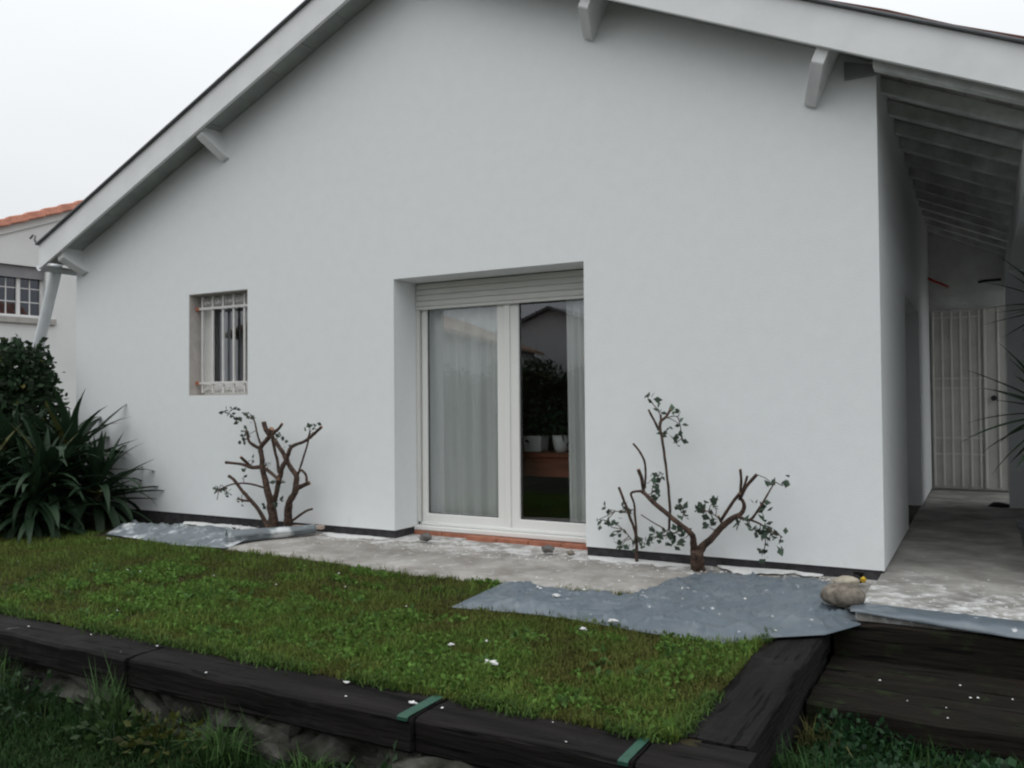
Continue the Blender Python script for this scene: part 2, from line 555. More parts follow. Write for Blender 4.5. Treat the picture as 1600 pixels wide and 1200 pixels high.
def mesh_np(name, verts, faces_flat, nper, tones, material, parent=None, smooth=False):
    """fast mesh: verts (N,3), faces given as flat index array with nper corners each, per-vertex tone"""
    me = bpy.data.meshes.new(name)
    nf = len(faces_flat) // nper
    me.vertices.add(len(verts))
    me.vertices.foreach_set('co', np.asarray(verts, np.float32).ravel())
    me.loops.add(len(faces_flat))
    me.loops.foreach_set('vertex_index', np.asarray(faces_flat, np.int32))
    me.polygons.add(nf)
    me.polygons.foreach_set('loop_start', np.arange(0, len(faces_flat), nper, dtype=np.int32))
    me.polygons.foreach_set('loop_total', np.full(nf, nper, np.int32))
    if tones is not None:
        at = me.color_attributes.new('tone', 'FLOAT_COLOR', 'POINT')
        t4 = np.ones((len(verts), 4), np.float32)
        t4[:, :3] = tones
        at.data.foreach_set('color', t4.ravel())
    me.materials.append(material)
    me.update(calc_edges=True)
    me.validate()
    ob = bpy.data.objects.new(name, me)
    C.objects.link(ob)
    if parent:
        ob.parent = parent
        ob.matrix_parent_inverse = parent_inv(parent)
    return ob


def leaf_cards(name, pos, size, tones, material, parent=None, width=0.45, up=0.3, seed=1):
    """each leaf a folded diamond of four corners pointing a random way"""
    rs = np.random.RandomState(seed)
    n = len(pos)
    pos = np.asarray(pos, float)
    size = np.broadcast_to(np.asarray(size, float), (n,))
    d = rs.normal(size=(n, 3)); d[:, 2] += up
    d /= np.linalg.norm(d, axis=1)[:, None]
    a = rs.normal(size=(n, 3))
    s = np.cross(d, a); s /= np.linalg.norm(s, axis=1)[:, None]
    nn = np.cross(s, d)
    L = size[:, None]
    tip = pos + d * L
    mid = pos + d * L * 0.45
    l_ = mid + s * L * width * 0.5 + nn * L * 0.10
    r_ = mid - s * L * width * 0.5 + nn * L * 0.10
    V = np.stack([pos, l_, tip, r_], 1).reshape(-1, 3)
    b = np.arange(n) * 4
    F = np.stack([b, b + 1, b + 2, b, b + 2, b + 3], 1).ravel()
    T = np.repeat(np.asarray(tones, float), 4, axis=0)
    return mesh_np(name, V, F, 3, T, material, parent)


def blades(name, xy, z, length, width, tones, material, lean=0.6, seed=2, parent=None):
    """grass: each blade a bent tapering strip of three triangles"""
    rs = np.random.RandomState(seed)
    n = len(xy)
    az = rs.uniform(0, 2 * np.pi, n)
    ln = np.asarray(length) * np.ones(n)
    le = lean * rs.uniform(0.2, 1.3, n)
    dx, dy = np.cos(az), np.sin(az)
    sx, sy = -dy, dx
    wv = np.asarray(width) * rs.uniform(0.7, 1.3, n)
    z = np.asarray(z) * np.ones(n)
    base = np.stack([xy[:, 0], xy[:, 1], z], 1)
    side = np.stack([sx, sy, np.zeros(n)], 1) * wv[:, None] * 0.5
    d1 = np.stack([dx * np.sin(le * 0.5), dy * np.sin(le * 0.5), np.cos(le * 0.5)], 1)
    d2 = np.stack([dx * np.sin(le * 1.5), dy * np.sin(le * 1.5), np.cos(le * 1.5)], 1)
    mid = base + d1 * ln[:, None] * 0.55
    tip = mid + d2 * ln[:, None] * 0.45
    V = np.stack([base - side, base + side, mid - side * 0.8, mid + side * 0.8, tip], 1).reshape(-1, 3)
    b = np.arange(n) * 5
    F = np.stack([b, b + 1, b + 3, b, b + 3, b + 2, b + 2, b + 3, b + 4], 1).ravel()
    T = np.repeat(np.asarray(tones, float), 5, axis=0)
    T[0::5] *= 0.8; T[1::5] *= 0.8
    return mesh_np(name, V, F, 3, T, material, parent)


def inside(poly, pts):
    x, y = pts[:, 0], pts[:, 1]
    c = np.zeros(len(pts), bool)
    j = len(poly) - 1
    for i in range(len(poly)):
        xi, yi = poly[i]; xj, yj = poly[j]
        c ^= ((yi > y) != (yj > y)) & (x < (xj - xi) * (y - yi) / (yj - yi + 1e-12) + xi)
        j = i
    return c


def nz_field(pts, scale, seed):
    return np.array([noise.noise(Vector((p[0] * scale + seed, p[1] * scale, seed * 0.37))) for p in pts])


def cheap_field(pts, seed, scale=1.0, terms=9):
    """smooth random field from a few sine waves (fast for many points)"""
    rs = np.random.RandomState(seed)
    f = np.zeros(len(pts))
    for _ in range(terms):
        k = rs.normal(size=2) * scale * rs.uniform(0.6, 2.2)
        f += np.sin(pts[:, 0] * k[0] + pts[:, 1] * k[1] + rs.uniform(0, 6.28))
    return f / math.sqrt(terms)


# ================================================================== THE SETTING
LOW = -0.42      # the lower garden
UP = -0.10       # the raised lawn behind the sleepers
g = MB()
g.add([(-400, -400, LOW), (400, -400, LOW), (400, 400, LOW), (-400, 400, LOW)], [(0, 1, 2, 3)])
tag(g.build('ground', M['soil_low']), kind='structure')

# the raised lawn: an uneven top with sides
lw = MB()
xs = np.concatenate([np.linspace(-24, -9.5, 12), np.linspace(-9, -0.9, 46)])
ys = np.concatenate([np.linspace(-3.06, 0.2, 22), np.linspace(1.5, 14, 6)])
lw.grid([[(x, y, UP + 0.018 * noise.noise(Vector((x * 1.3, y * 1.3, 0))) - 0.03 * max(0, min(1, (-6.2 - x) / 1.5))) for x in xs] for y in ys])
lw.add([(-24, -3.06, UP - 0.02), (-0.9, -3.06, UP - 0.02), (-0.9, -3.06, -0.5), (-24, -3.06, -0.5)], [(0, 3, 2, 1)])
lw.add([(-0.9, -3.06, UP - 0.02), (-0.9, 0.2, UP - 0.02), (-0.9, 0.2, -0.5), (-0.9, -3.06, -0.5)], [(0, 3, 2, 1)])
tag(lw.build('lawn_soil', M['soil'], smooth=False), kind='structure')

# concrete apron along the gable wall
ap = MB()
rows = []
axs = np.linspace(-5.95, -0.50, 90)
fr_y = lambda x: -1.02 - 0.07 * math.sin(x * 1.7 + 1) - 0.05 * noise.noise(Vector((x * 2.6, 3.3, 0))) - 0.05 * max(0, x + 2.2)
for t in np.linspace(0, 1, 20):
    rows.append([(x, 0.36 + (fr_y(x) - 0.36) * t, -0.066 - 0.012 * t + 0.006 * noise.noise(Vector((x * 4, t * 4, 1)))
                  - 0.05 * max(0, (-5.5 - x) / 0.45)) for x in axs])
rows.append([(x, fr_y(x) - 0.02, -0.16) for x in axs])
ap.grid(rows[::-1])
tag(ap.build('concrete_path', M['apron'], smooth=True), kind='structure')

# porch floor: slabs cast one behind the other
pf = bpy.data.objects.new('porch_floor', None)
C.objects.link(pf)
tag(pf, kind='structure')
for i, (y0, y1) in enumerate([(-1.10, -0.30), (-0.292, 0.62), (0.628, 2.10), (2.108, 3.9), (3.908, 6.2)]):
    box('slab', M['porch_floor'], pf, -0.60 if i else -0.62, 2.6, y0, y1, -0.42, -0.022 + (0.003 if i % 2 else 0), bevel=0.008)

# ================================================================== THE HOUSE
RX, SL = -4.203, 0.449
zs = lambda x: 4.958 - SL * abs(x - RX)         # underside of the soffit
zf = lambda x: 4.883 - SL * abs(x - RX)         # lower edge of the barge board
XL, XR = -8.97, -0.577
EL, ER = -9.20, 0.95                            # eaves
OV = 0.30                                       # overhang of the gable
house = thing('house', 'large white rendered bungalow with a wide gable and covered porch', 'house', (RX, 3.0, 0))

D0, D1, DT = -4.512, -2.687, 2.203              # french door opening
W0, W1, WB, WT = -7.122, -6.287, 1.205, 2.245   # small window opening
gw = MB()


def strip(x0, x1, z0, z1=None, y0=0.0, y1=0.36):
    t0, t1 = (zs(x0) + 0.02, zs(x1) + 0.02) if z1 is None else (z1, z1)
    gw.hexa([(x0, y0, z0), (x1, y0, z0), (x1, y1, z0), (x0, y1, z0), (x0, y0, t0), (x1, y0, t0), (x1, y1, t1), (x0, y1, t0)]
            if False else [(x0, y0, z0), (x1, y0, z0), (x1, y1, z0), (x0, y1, z0), (x0, y0, t0), (x1, y0, t1), (x1, y1, t1), (x0, y1, t0)])


strip(XL, W0, 0.0)
strip(W0, W1, 0.0, WB)
strip(W0, W1, WT)
strip(W1, D0, 0.0)
strip(D0, RX, DT)
strip(RX, D1, DT)
strip(D1, XR, 0.0)
gw.build('gable_wall', M['render'], house)

sw = MB()
sw.box(XR - 0.30, XR, 0.36, 2.06, 0.0, 3.36)
sw.box(XR - 0.30, XR, 2.06, 3.85, 2.02, 3.36)
sw.box(XR - 0.30, XR, 3.85, 9.0, 0.0, 3.36)
sw.build('side_wall', M['render'], house)
box('side_wall', M['render'], house, XL, XL + 0.30, 0.36, 9.0, 0.0, 2.82)
bk = MB()
bk.prism([(XL, 9.0, 0), (XR, 9.0, 0), (XR, 9.0, zs(XR)), (RX, 9.0, zs(RX)), (XL, 9.0, zs(XL))], (0, 0.3, 0))
bk.build('rear_wall', M['render'], house)

# dark plinth under the render, set back a little
pl = MB()
pl.box(XL + 0.02, D0 - 0.004, 0.012, 0.34, -0.30, -0.002)
pl.box(D1 + 0.004, XR - 0.02, 0.012, 0.34, -0.30, -0.002)
pl.build('plinth', M['plinth'], house)
box('plinth', M['plinth'], house, XR - 0.28, XR - 0.012, 0.36, 2.05, -0.30, -0.003)

# indoors
box('indoor_floor', M['inner_floor'], house, XL + 0.3, XR - 0.3, 0.42, 9.0, -0.2, -0.035)
box('indoor_ceiling', M['inner_wall'], house, XL + 0.3, XR - 0.3, 0.36, 9.0, 2.52, 2.6)
box('partition', M['inner_wall'], house, XL + 0.3, XR - 0.3, 4.6, 4.7, -0.034, 2.51)
box('partition', M['inner_wall'], house, -5.6, -5.5, 0.362, 4.6, -0.034, 2.51)

# ---- roof
roof = MB()
for s, xe in ((-1, EL), (1, ER)):
    a, b = (RX, zs(RX)), (xe, zs(xe))
    roof.prism([(a[0], -OV + 0.035, a[1] + 0.035), (b[0], -OV + 0.035, b[1] + 0.035), (b[0], -OV + 0.035, b[1] + 0.19), (a[0], -OV + 0.035, a[1] + 0.19)],
               (0, 9.9, 0))
roof_o = roof.build('roof', M['flash'], house)
# terracotta covering: channels running down the slope
for s, xe in ((-1, EL), (1, ER)):
    tv = MB()
    n = 240
    ln = abs(xe - RX)
    rws = []
    for k in range(15):
        f = k / 14
        x = RX + s * (ln + 0.05) * f
        rws.append([(x, -OV - 0.01 + 9.9 * j / n, zs(x) + 0.215 + 0.03 * math.cos(j * math.pi / 2.5) - 0.012 * (k % 2)) for j in range(n + 1)])
    tv.grid(rws)
    tc_o = tv.build('tile_covering', M['roof_tile'], roof_o, smooth=True)
    tag(tc_o, kind='stuff')
    # barge board and the zinc strip on it
    bb = MB()
    e = xe
    bb.prism([(RX, -OV, zf(RX)), (e, -OV, zf(e)), (e, -OV, zf(e) + 0.275), (RX, -OV, zf(RX) + 0.275)], (0, 0.033, 0))
    bb.build('barge_board', M['white_paint'], house, bevel=0.004)
    fl = MB()
    e2 = xe + s * 0.02
    fl.prism([(RX, -OV - 0.035, zf(RX) + 0.278), (e2, -OV - 0.035, zf(e2) + 0.278), (e2, -OV - 0.035, zf(e2) + 0.295), (RX, -OV - 0.035, zf(RX) + 0.295)],
             (0, 0.16, 0))
    flo = fl.build('flashing_strip', M['flash'], roof_o, bevel=0.004)
    if s < 0:
        # the curled end of the strip at the eave
        hk = MB()
        q = zf(e2) + 0.29
        pts = [(e2 + 0.02, -OV - 0.02, q), (e2 - 0.03, -OV - 0.02, q + 0.05), (e2 - 0.01, -OV - 0.02, q + 0.09), (e2 - 0.05, -OV - 0.02, q + 0.11), (e2 - 0.11, -OV - 0.02, q + 0.075)]
        hk.tube(pts, 0.011, 6)
        hk.build('curled_end', M['flash'], roof_o, smooth=True)
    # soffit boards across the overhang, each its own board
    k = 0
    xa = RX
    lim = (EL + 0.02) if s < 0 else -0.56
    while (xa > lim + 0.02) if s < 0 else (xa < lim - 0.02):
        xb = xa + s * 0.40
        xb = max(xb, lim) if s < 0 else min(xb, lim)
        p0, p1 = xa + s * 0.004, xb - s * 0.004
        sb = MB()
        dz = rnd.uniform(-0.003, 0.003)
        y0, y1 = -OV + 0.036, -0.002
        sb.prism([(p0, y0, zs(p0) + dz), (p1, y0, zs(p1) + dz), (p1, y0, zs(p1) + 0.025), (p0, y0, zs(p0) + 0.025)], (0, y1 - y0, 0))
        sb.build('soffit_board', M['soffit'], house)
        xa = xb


# tapered outriggers carrying the barge board
def bracket(xw, nw, nf, th=0.085):
    s = -1 if xw < RX else 1
    c_, n_ = math.cos(math.atan(SL)), math.sin(math.atan(SL))
    up = Vector((s * n_, 0, c_))          # square to the slope
    al = Vector((c_, 0, -s * n_))         # along the slope
    base = Vector((xw, 0, 0)) + Vector((s * n_ * nw, 0, 0))
    base.z = zs(base.x) - 0.001
    m = MB()
    prof = [(0.01, 0.02), (0.01, -nw), (-0.03, -nw - 0.005), (-OV + 0.05, -nf), (-OV + 0.04, -nf + 0.012), (-OV + 0.04, 0.02)]
    pts = [base - al * th / 2 + up * n + Vector((0, y, 0)) for y, n in prof]
    m.prism(pts, al * th)
    return m.build('outrigger', M['wood_white'], house, bevel=0.005)


for a in ((-8.80, 0.27, 0.13, 0.10), (-6.58, 0.30, 0.11), (-4.2001, 0.3, 0.12), (-2.62, 0.30, 0.16), (-0.99, 0.37, 0.17)):
    bracket(*a)
# thin dark block standing in for the shaded recess at the porch corner
MB().hexa([(-0.77, -0.03, 3.245), (-0.565, -0.03, 3.245), (-0.565, 0.0, 3.245), (-0.77, 0.0, 3.245),
           (-0.77, -0.03, 3.36), (-0.565, -0.03, 3.30), (-0.565, 0.0, 3.30), (-0.77, 0.0, 3.36)]).build('recess_shade_block', M['far_dark'], house)

# porch: boards on rafters, eaves beam, post wall, end wall
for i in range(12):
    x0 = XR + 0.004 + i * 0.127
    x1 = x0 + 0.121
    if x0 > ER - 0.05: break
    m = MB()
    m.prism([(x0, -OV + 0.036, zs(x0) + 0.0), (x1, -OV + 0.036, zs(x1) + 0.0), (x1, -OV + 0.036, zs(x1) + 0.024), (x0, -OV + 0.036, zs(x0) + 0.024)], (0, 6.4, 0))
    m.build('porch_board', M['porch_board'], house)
for k in range(13):
    y = -0.20 + k * 0.50
    m = MB()
    xa, xb = XR + 0.001, ER - 0.03
    m.prism([(xa, y, zs(xa) - 0.105), (xb, y, zs(xb) - 0.105), (xb, y, zs(xb) - 0.001), (xa, y, zs(xa) - 0.001)], (0, 0.085, 0))
    m.build('rafter', M['porch_wood'], house, bevel=0.004)
box('eaves_beam', M['wood_white'], house, 0.255, 0.40, -0.18, 6.1, 2.46, 2.76, bevel=0.006)
box('post_wall', M['render'], house, 0.225, 1.3, 4.20, 4.45, -0.02, 2.455)
box('unseen_shade_wall', M['render'], house, 0.80, 1.3, -0.15, 4.19, -0.02, 2.455)  # added out of view to block light from the right and darken the porch
box('unseen_shade_wall', M['render'], house, 0.46, 0.79, 1.3, 4.19, -0.02, 2.455)  # second unseen wall, added closer in to deepen the shade in the passage
box('end_wall', M['grey_render'], house, XR - 0.01, 1.3, 5.93, 6.15, -0.02, 3.2)  # grey render, darker than the side wall

# doorway in the side wall
sd = box('side_door', M['gate_dirty'], house, XR - 0.30, XR - 0.24, 2.07, 3.84, -0.02, 2.015)
for k in range(5):
    box('door_panel', M['white_paint'], sd, XR - 0.239, XR - 0.222, 2.16 + k * 0.335, 2.42 + k * 0.335, 0.12, 1.9, bevel=0.006)

# cream metal gate closing the porch
gate = box('porch_door', M['gate_dirty'], house, -0.56, 0.70, 5.885, 5.925, 0.005, 2.22)
for k in range(13):
    x = -0.545 + k * 0.101
    if abs(x - 0.03) < 0.035: continue
    box('upright_bar', M['gate'], gate, x, x + 0.022, 5.862, 5.884, 0.03, 2.20, bevel=0.004)
box('door_stile', M['gate'], gate, 0.015, 0.045, 5.85, 5.884, 0.02, 2.21, bevel=0.004)
for z in (0.42, 0.62, 1.24, 1.36, 2.12):
    box('cross_bar', M['gate'], gate, -0.55, 0.01, 5.868, 5.880, z, z + 0.018)
MB().lathe([(0.0, 0), (0.03, 0.0), (0.034, 0.012), (0.0, 0.016)], (0, 0, 0), 14).build('door_knob', M['black'], gate)
kn = [o for o in gate.children if o.name.startswith('door_knob')][0]
kn.matrix_parent_inverse = Matrix.Identity(4)
kn.location = (0.117, 5.86, 1.12)
kn.rotation_euler = (R(90), 0, 0)

# ---- french door
fd = frame('french_door', M['pvc'], house, D0 + 0.003, D1 - 0.003, -0.028, 2.198, 0.375, 0.44, 0.05, wb=0.06)
for i, (x0, x1, wl, wr) in enumerate(((D0 + 0.045, -3.578, 0.052, 0.098), (-3.572, D1 - 0.045, 0.108, 0.052))):
    sash = frame('sash', M['pvc'], fd, x0, x1, 0.025, 2.15, 0.362, 0.425, wl, wr, 0.09, 0.06, bevel=0.006)
    frame('gasket', M['gasket'], fd, x0 + wl - 0.004, x1 - wr + 0.004, 0.111, 2.094, 0.385, 0.40, 0.009, bevel=0)
    pane = MB()
    pane.add([(x0 + wl, 0.392, 0.115), (x1 - wr, 0.392, 0.115), (x1 - wr, 0.392, 2.09), (x0 + wl, 0.392, 2.09)], [(0, 1, 2, 3)])
    pane.build('pane', M['glass'], fd)
box('meeting_strip', M['pvc'], fd, -3.600, -3.545, 0.348, 0.361, 0.03, 2.0, bevel=0.005)
# bottom rail and threshold
box('threshold', M['pvc'], fd, D0 + 0.002, D1 - 0.002, 0.285, 0.374, -0.028, 0.012, bevel=0.006)
box('rail_drip', M['pvc'], fd, D0 + 0.05, D1 - 0.05, 0.335, 0.361, 0.014, 0.040, bevel=0.005)
# roller shutter wound up above the door: box of curved slats
for k in range(4):
    z = 1.985 + k * 0.053
    m = MB()
    y = 0.325
    prof = [(y + 0.007, z + 0.001), (y + 0.002, z + 0.006), (y, z + 0.026), (y + 0.002, z + 0.046), (y + 0.007, z + 0.0515), (y + 0.03, z + 0.0515), (y + 0.03, z + 0.001)]
    m.prism([(D0 + 0.008, a, b) for a, b in prof], (D1 - D0 - 0.016, 0, 0))
    m.build('shutter_slat', M['shutter'], fd)
box('shutter_bar', M['shutter'], fd, D0 + 0.008, D1 - 0.008, 0.318, 0.352, 1.958, 1.983, bevel=0.004)
for x in (D0 + 0.004, D1 - 0.034):
    box('shutter_guide', M['shutter'], fd, x, x + 0.03, 0.335, 0.361, 0.04, 1.956)
# terracotta sill tiles below the threshold, one after the other
x = -4.50
while x < -2.5:
    x1 = min(x + 0.30, -2.48)
    box('sill_tile', M['terracotta'], fd, x, x1 - 0.006, 0.20 + rnd.uniform(-0.012, 0.01) if x > -3.95 else 0.27, 0.36, -0.085, -0.031 - rnd.uniform(0, 0.004), bevel=0.004)
    x = x1

# ---- small barred window
win = frame('window', M['pvc'], house, W0 + 0.008, W1 - 0.008, WB + 0.008, WT - 0.008, 0.185, 0.245, 0.06, bevel=0.004)
m = MB()
m.box(W0, W0 + 0.007, 0.004, 0.184, WB + 0.008, WT - 0.008)
m.box(W1 - 0.007, W1, 0.004, 0.184, WB + 0.008, WT - 0.008)
m.box(W0, W1, 0.004, 0.184, WT - 0.007, WT)
m.box(W0, W1, 0.004, 0.184, WB, WB + 0.007)
m.build('bare_reveal', M['reveal_old'], win)
frame('window_sash', M['pvc'], win, W0 + 0.055, W1 - 0.05, WB + 0.055, WT - 0.055, 0.172, 0.235, 0.10, 0.05, 0.065, 0.06, bevel=0.005)
frame('gasket', M['gasket'], win, W0 + 0.150, W1 - 0.096, WB + 0.116, WT - 0.111, 0.19, 0.20, 0.010, bevel=0)
m = MB()
m.add([(W0 + 0.155, 0.205, WB + 0.12), (W1 - 0.10, 0.205, WB + 0.12), (W1 - 0.10, 0.205, WT - 0.115), (W0 + 0.155, 0.205, WT - 0.115)], [(0, 1, 2, 3)])
m.build('pane', M['glass'], win)
GY = 0.10
for x in (-7.03, -6.88, -6.73, -6.58, -6.43, -6.335):
    box('grille_bar', M['grille'], win, x - 0.011, x + 0.011, GY - 0.009, GY + 0.009, WB + 0.03, 2.225)
for z in (1.335, 2.10):
    box('grille_rail', M['grille'], win, W0 + 0.06, W1 - 0.008, GY - 0.021, GY - 0.010, z - 0.012, z + 0.012)
    for x, x2 in ((W0 + 0.008, W0 + 0.059), (W1 - 0.0075, W1 - 0.004)):
        box('fixing', M['rust'], win, x, x2, GY - 0.024, GY + 0.004, z - 0.017, z + 0.017)
# scrolls above and below the rails
for zc, sg in ((2.165, 1), (1.272, -1)):
    for x in (-6.955, -6.805, -6.655, -6.505):
        for s in (-1, 1):
            pts = []
            for t in np.linspace(0, 1, 15):
                a = t * 4.6
                q = 0.036 * (1 - 0.72 * t)
                pts.append((x + s * (0.026 - q * math.cos(a) * 0.7), GY, zc + sg * (0.012 - q * math.sin(a) - 0.01 * t)))
            MB().tube(pts, 0.0065, 5).build('scroll', M['grille'], win, smooth=True)

# ---- gutter and downpipe at the left eave
gt = MB()
rowsg = []
for t in np.linspace(0, math.pi, 9):
    rowsg.append([(EL - 0.065 + 0.06 * math.cos(t), y, zf(EL) + 0.06 - 0.06 * math.sin(t)) for y in (-OV + 0.05, 9.4)])
gt.grid(rowsg)
go = gt.build('gutter', M['downpipe'], house, smooth=True)
sd_ = go.modifiers.new('thick', 'SOLIDIFY'); sd_.thickness = 0.006
dp = MB()
dp.tube([(-9.29, -0.03, 2.74), (-9.31, -0.02, 2.69), (-9.95, 0.10, 1.55), (-10.1, 0.12, 1.3), (-10.12, 0.12, 0.9), (-10.12, 0.12, -0.12)], 0.062, 16)
dpo = dp.build('downpipe', M['downpipe'], house, smooth=True)
for z, x, y in ((1.62, -9.912, 0.094),):
    MB().tube([(x - 0.02, y + 0.002, z - 0.035), (x + 0.02, y - 0.002, z + 0.035)], 0.070, 16).build('pipe_collar', M['downpipe'], dpo, smooth=True)


# ================================================================== INSIDE THE FRENCH DOOR
def curtain(name, label, x0, x1, y, z0, z1, nfold, amp, sway, seed):
    rs = random.Random(seed)
    ph = [rs.uniform(0, 6.28) for _ in range(4)]
    m = MB()
    nx, nzv = 70, 24
    rws = []
    for j in range(nzv + 1):
        t = j / nzv
        z = z0 + (z1 - z0) * t
        row = []
        for i in range(nx + 1):
            u = i / nx
            x = x0 + (x1 - x0) * u + sway * (1 - t) * math.sin(u * 3 + ph[0]) * 0.6
            d = amp * (0.75 + 0.35 * (1 - t)) * (math.sin(u * nfold * 6.283 + ph[1] + 0.6 * (1 - t)) + 0.45 * math.sin(u * nfold * 2.3 * 6.283 + ph[2] + 1.2 * t))
            row.append((x, y + d, z))
        rws.append(row)
    m.grid(rws)
    o = m.build(name, M['curtain'], smooth=True)
    o.modifiers.new('thick', 'SOLIDIFY').thickness = 0.002
    return tag(o, label, 'curtain')


curtain('curtain', 'wide sheer white curtain filling the left pane of the french door', -4.50, -3.55, 0.485, 0.02, 2.16, 5.0, 0.030, 0.05, 3)
curtain('curtain', 'narrow gathered white curtain behind the right edge of the french door', -3.075, -2.66, 0.49, 0.02, 2.16, 3.2, 0.034, 0.02, 8)
M['net'] = mat('grey_net_curtain', (0.30, 0.33, 0.32), 0.9, 0.1)
nc = curtain('net_curtain', 'narrow grey net curtain inside the small barred window', -7.10, -6.85, 0.31, 1.22, 2.22, 3.0, 0.010, 0.0, 12)
nc.data.materials[0] = M['net']
bn = thing('bench', 'red brown wooden bench standing indoors behind the right door pane', 'bench', (-3.4, 0.85, -0.035))
box('seat_board', M['bench_wood'], bn, -4.0, -2.75, 0.66, 1.06, 0.628, 0.668, bevel=0.006)
box('apron_board', M['bench_wood'], bn, -3.96, -2.79, 0.69, 0.715, 0.455, 0.627, bevel=0.004)
for x in (-3.94, -2.87):
    for y in (0.72, 0.97):
        box('leg', M['bench_wood'], bn, x, x + 0.06, y, y + 0.06, -0.033, 0.627)
for x, y, r_, h_, prof, lab in ((-3.53, 0.80, 0.092, 0.145, 'cube', 'squarish white plant pot on the indoor bench'),
                                (-3.275, 0.80, 0.082, 0.15, 'round', 'rounded white plant pot on the indoor bench beside the curtain')):
    pt = thing('plant_pot', lab, 'plant pot', (x, y, 0.669))
    if prof == 'cube':
        m = MB().hexa([(x - r_ * .88, y - r_ * .88, 0.669), (x + r_ * .88, y - r_ * .88, 0.669), (x + r_ * .88, y + r_ * .88, 0.669), (x - r_ * .88, y + r_ * .88, 0.669),
                       (x - r_, y - r_, 0.669 + h_), (x + r_, y - r_, 0.669 + h_), (x + r_, y + r_, 0.669 + h_), (x - r_, y + r_, 0.669 + h_)])
        m.build('pot_body', M['pot'], pt, bevel=0.012)
    else:
        MB().lathe([(r_ * .6, 0), (r_ * .78, 0.03), (r_ * .95, 0.09), (r_, h_), (r_ * .9, h_), (r_ * .86, h_ - 0.03)], (x, y, 0.669), 24).build('pot_body', M['pot'], pt, smooth=True)
    n = 130
    pp = nrs.normal(size=(n, 3)) * (0.075, 0.075, 0.10) + (x, y, 0.669 + h_ + 0.13)
    leaf_cards('foliage', pp, nrs.uniform(0.05, 0.09, n), nrs.uniform(0.5, 1.3, (n, 1)) * np.array([[0.02, 0.045, 0.02]]), M['leaf'], pt, seed=int(x * -100))
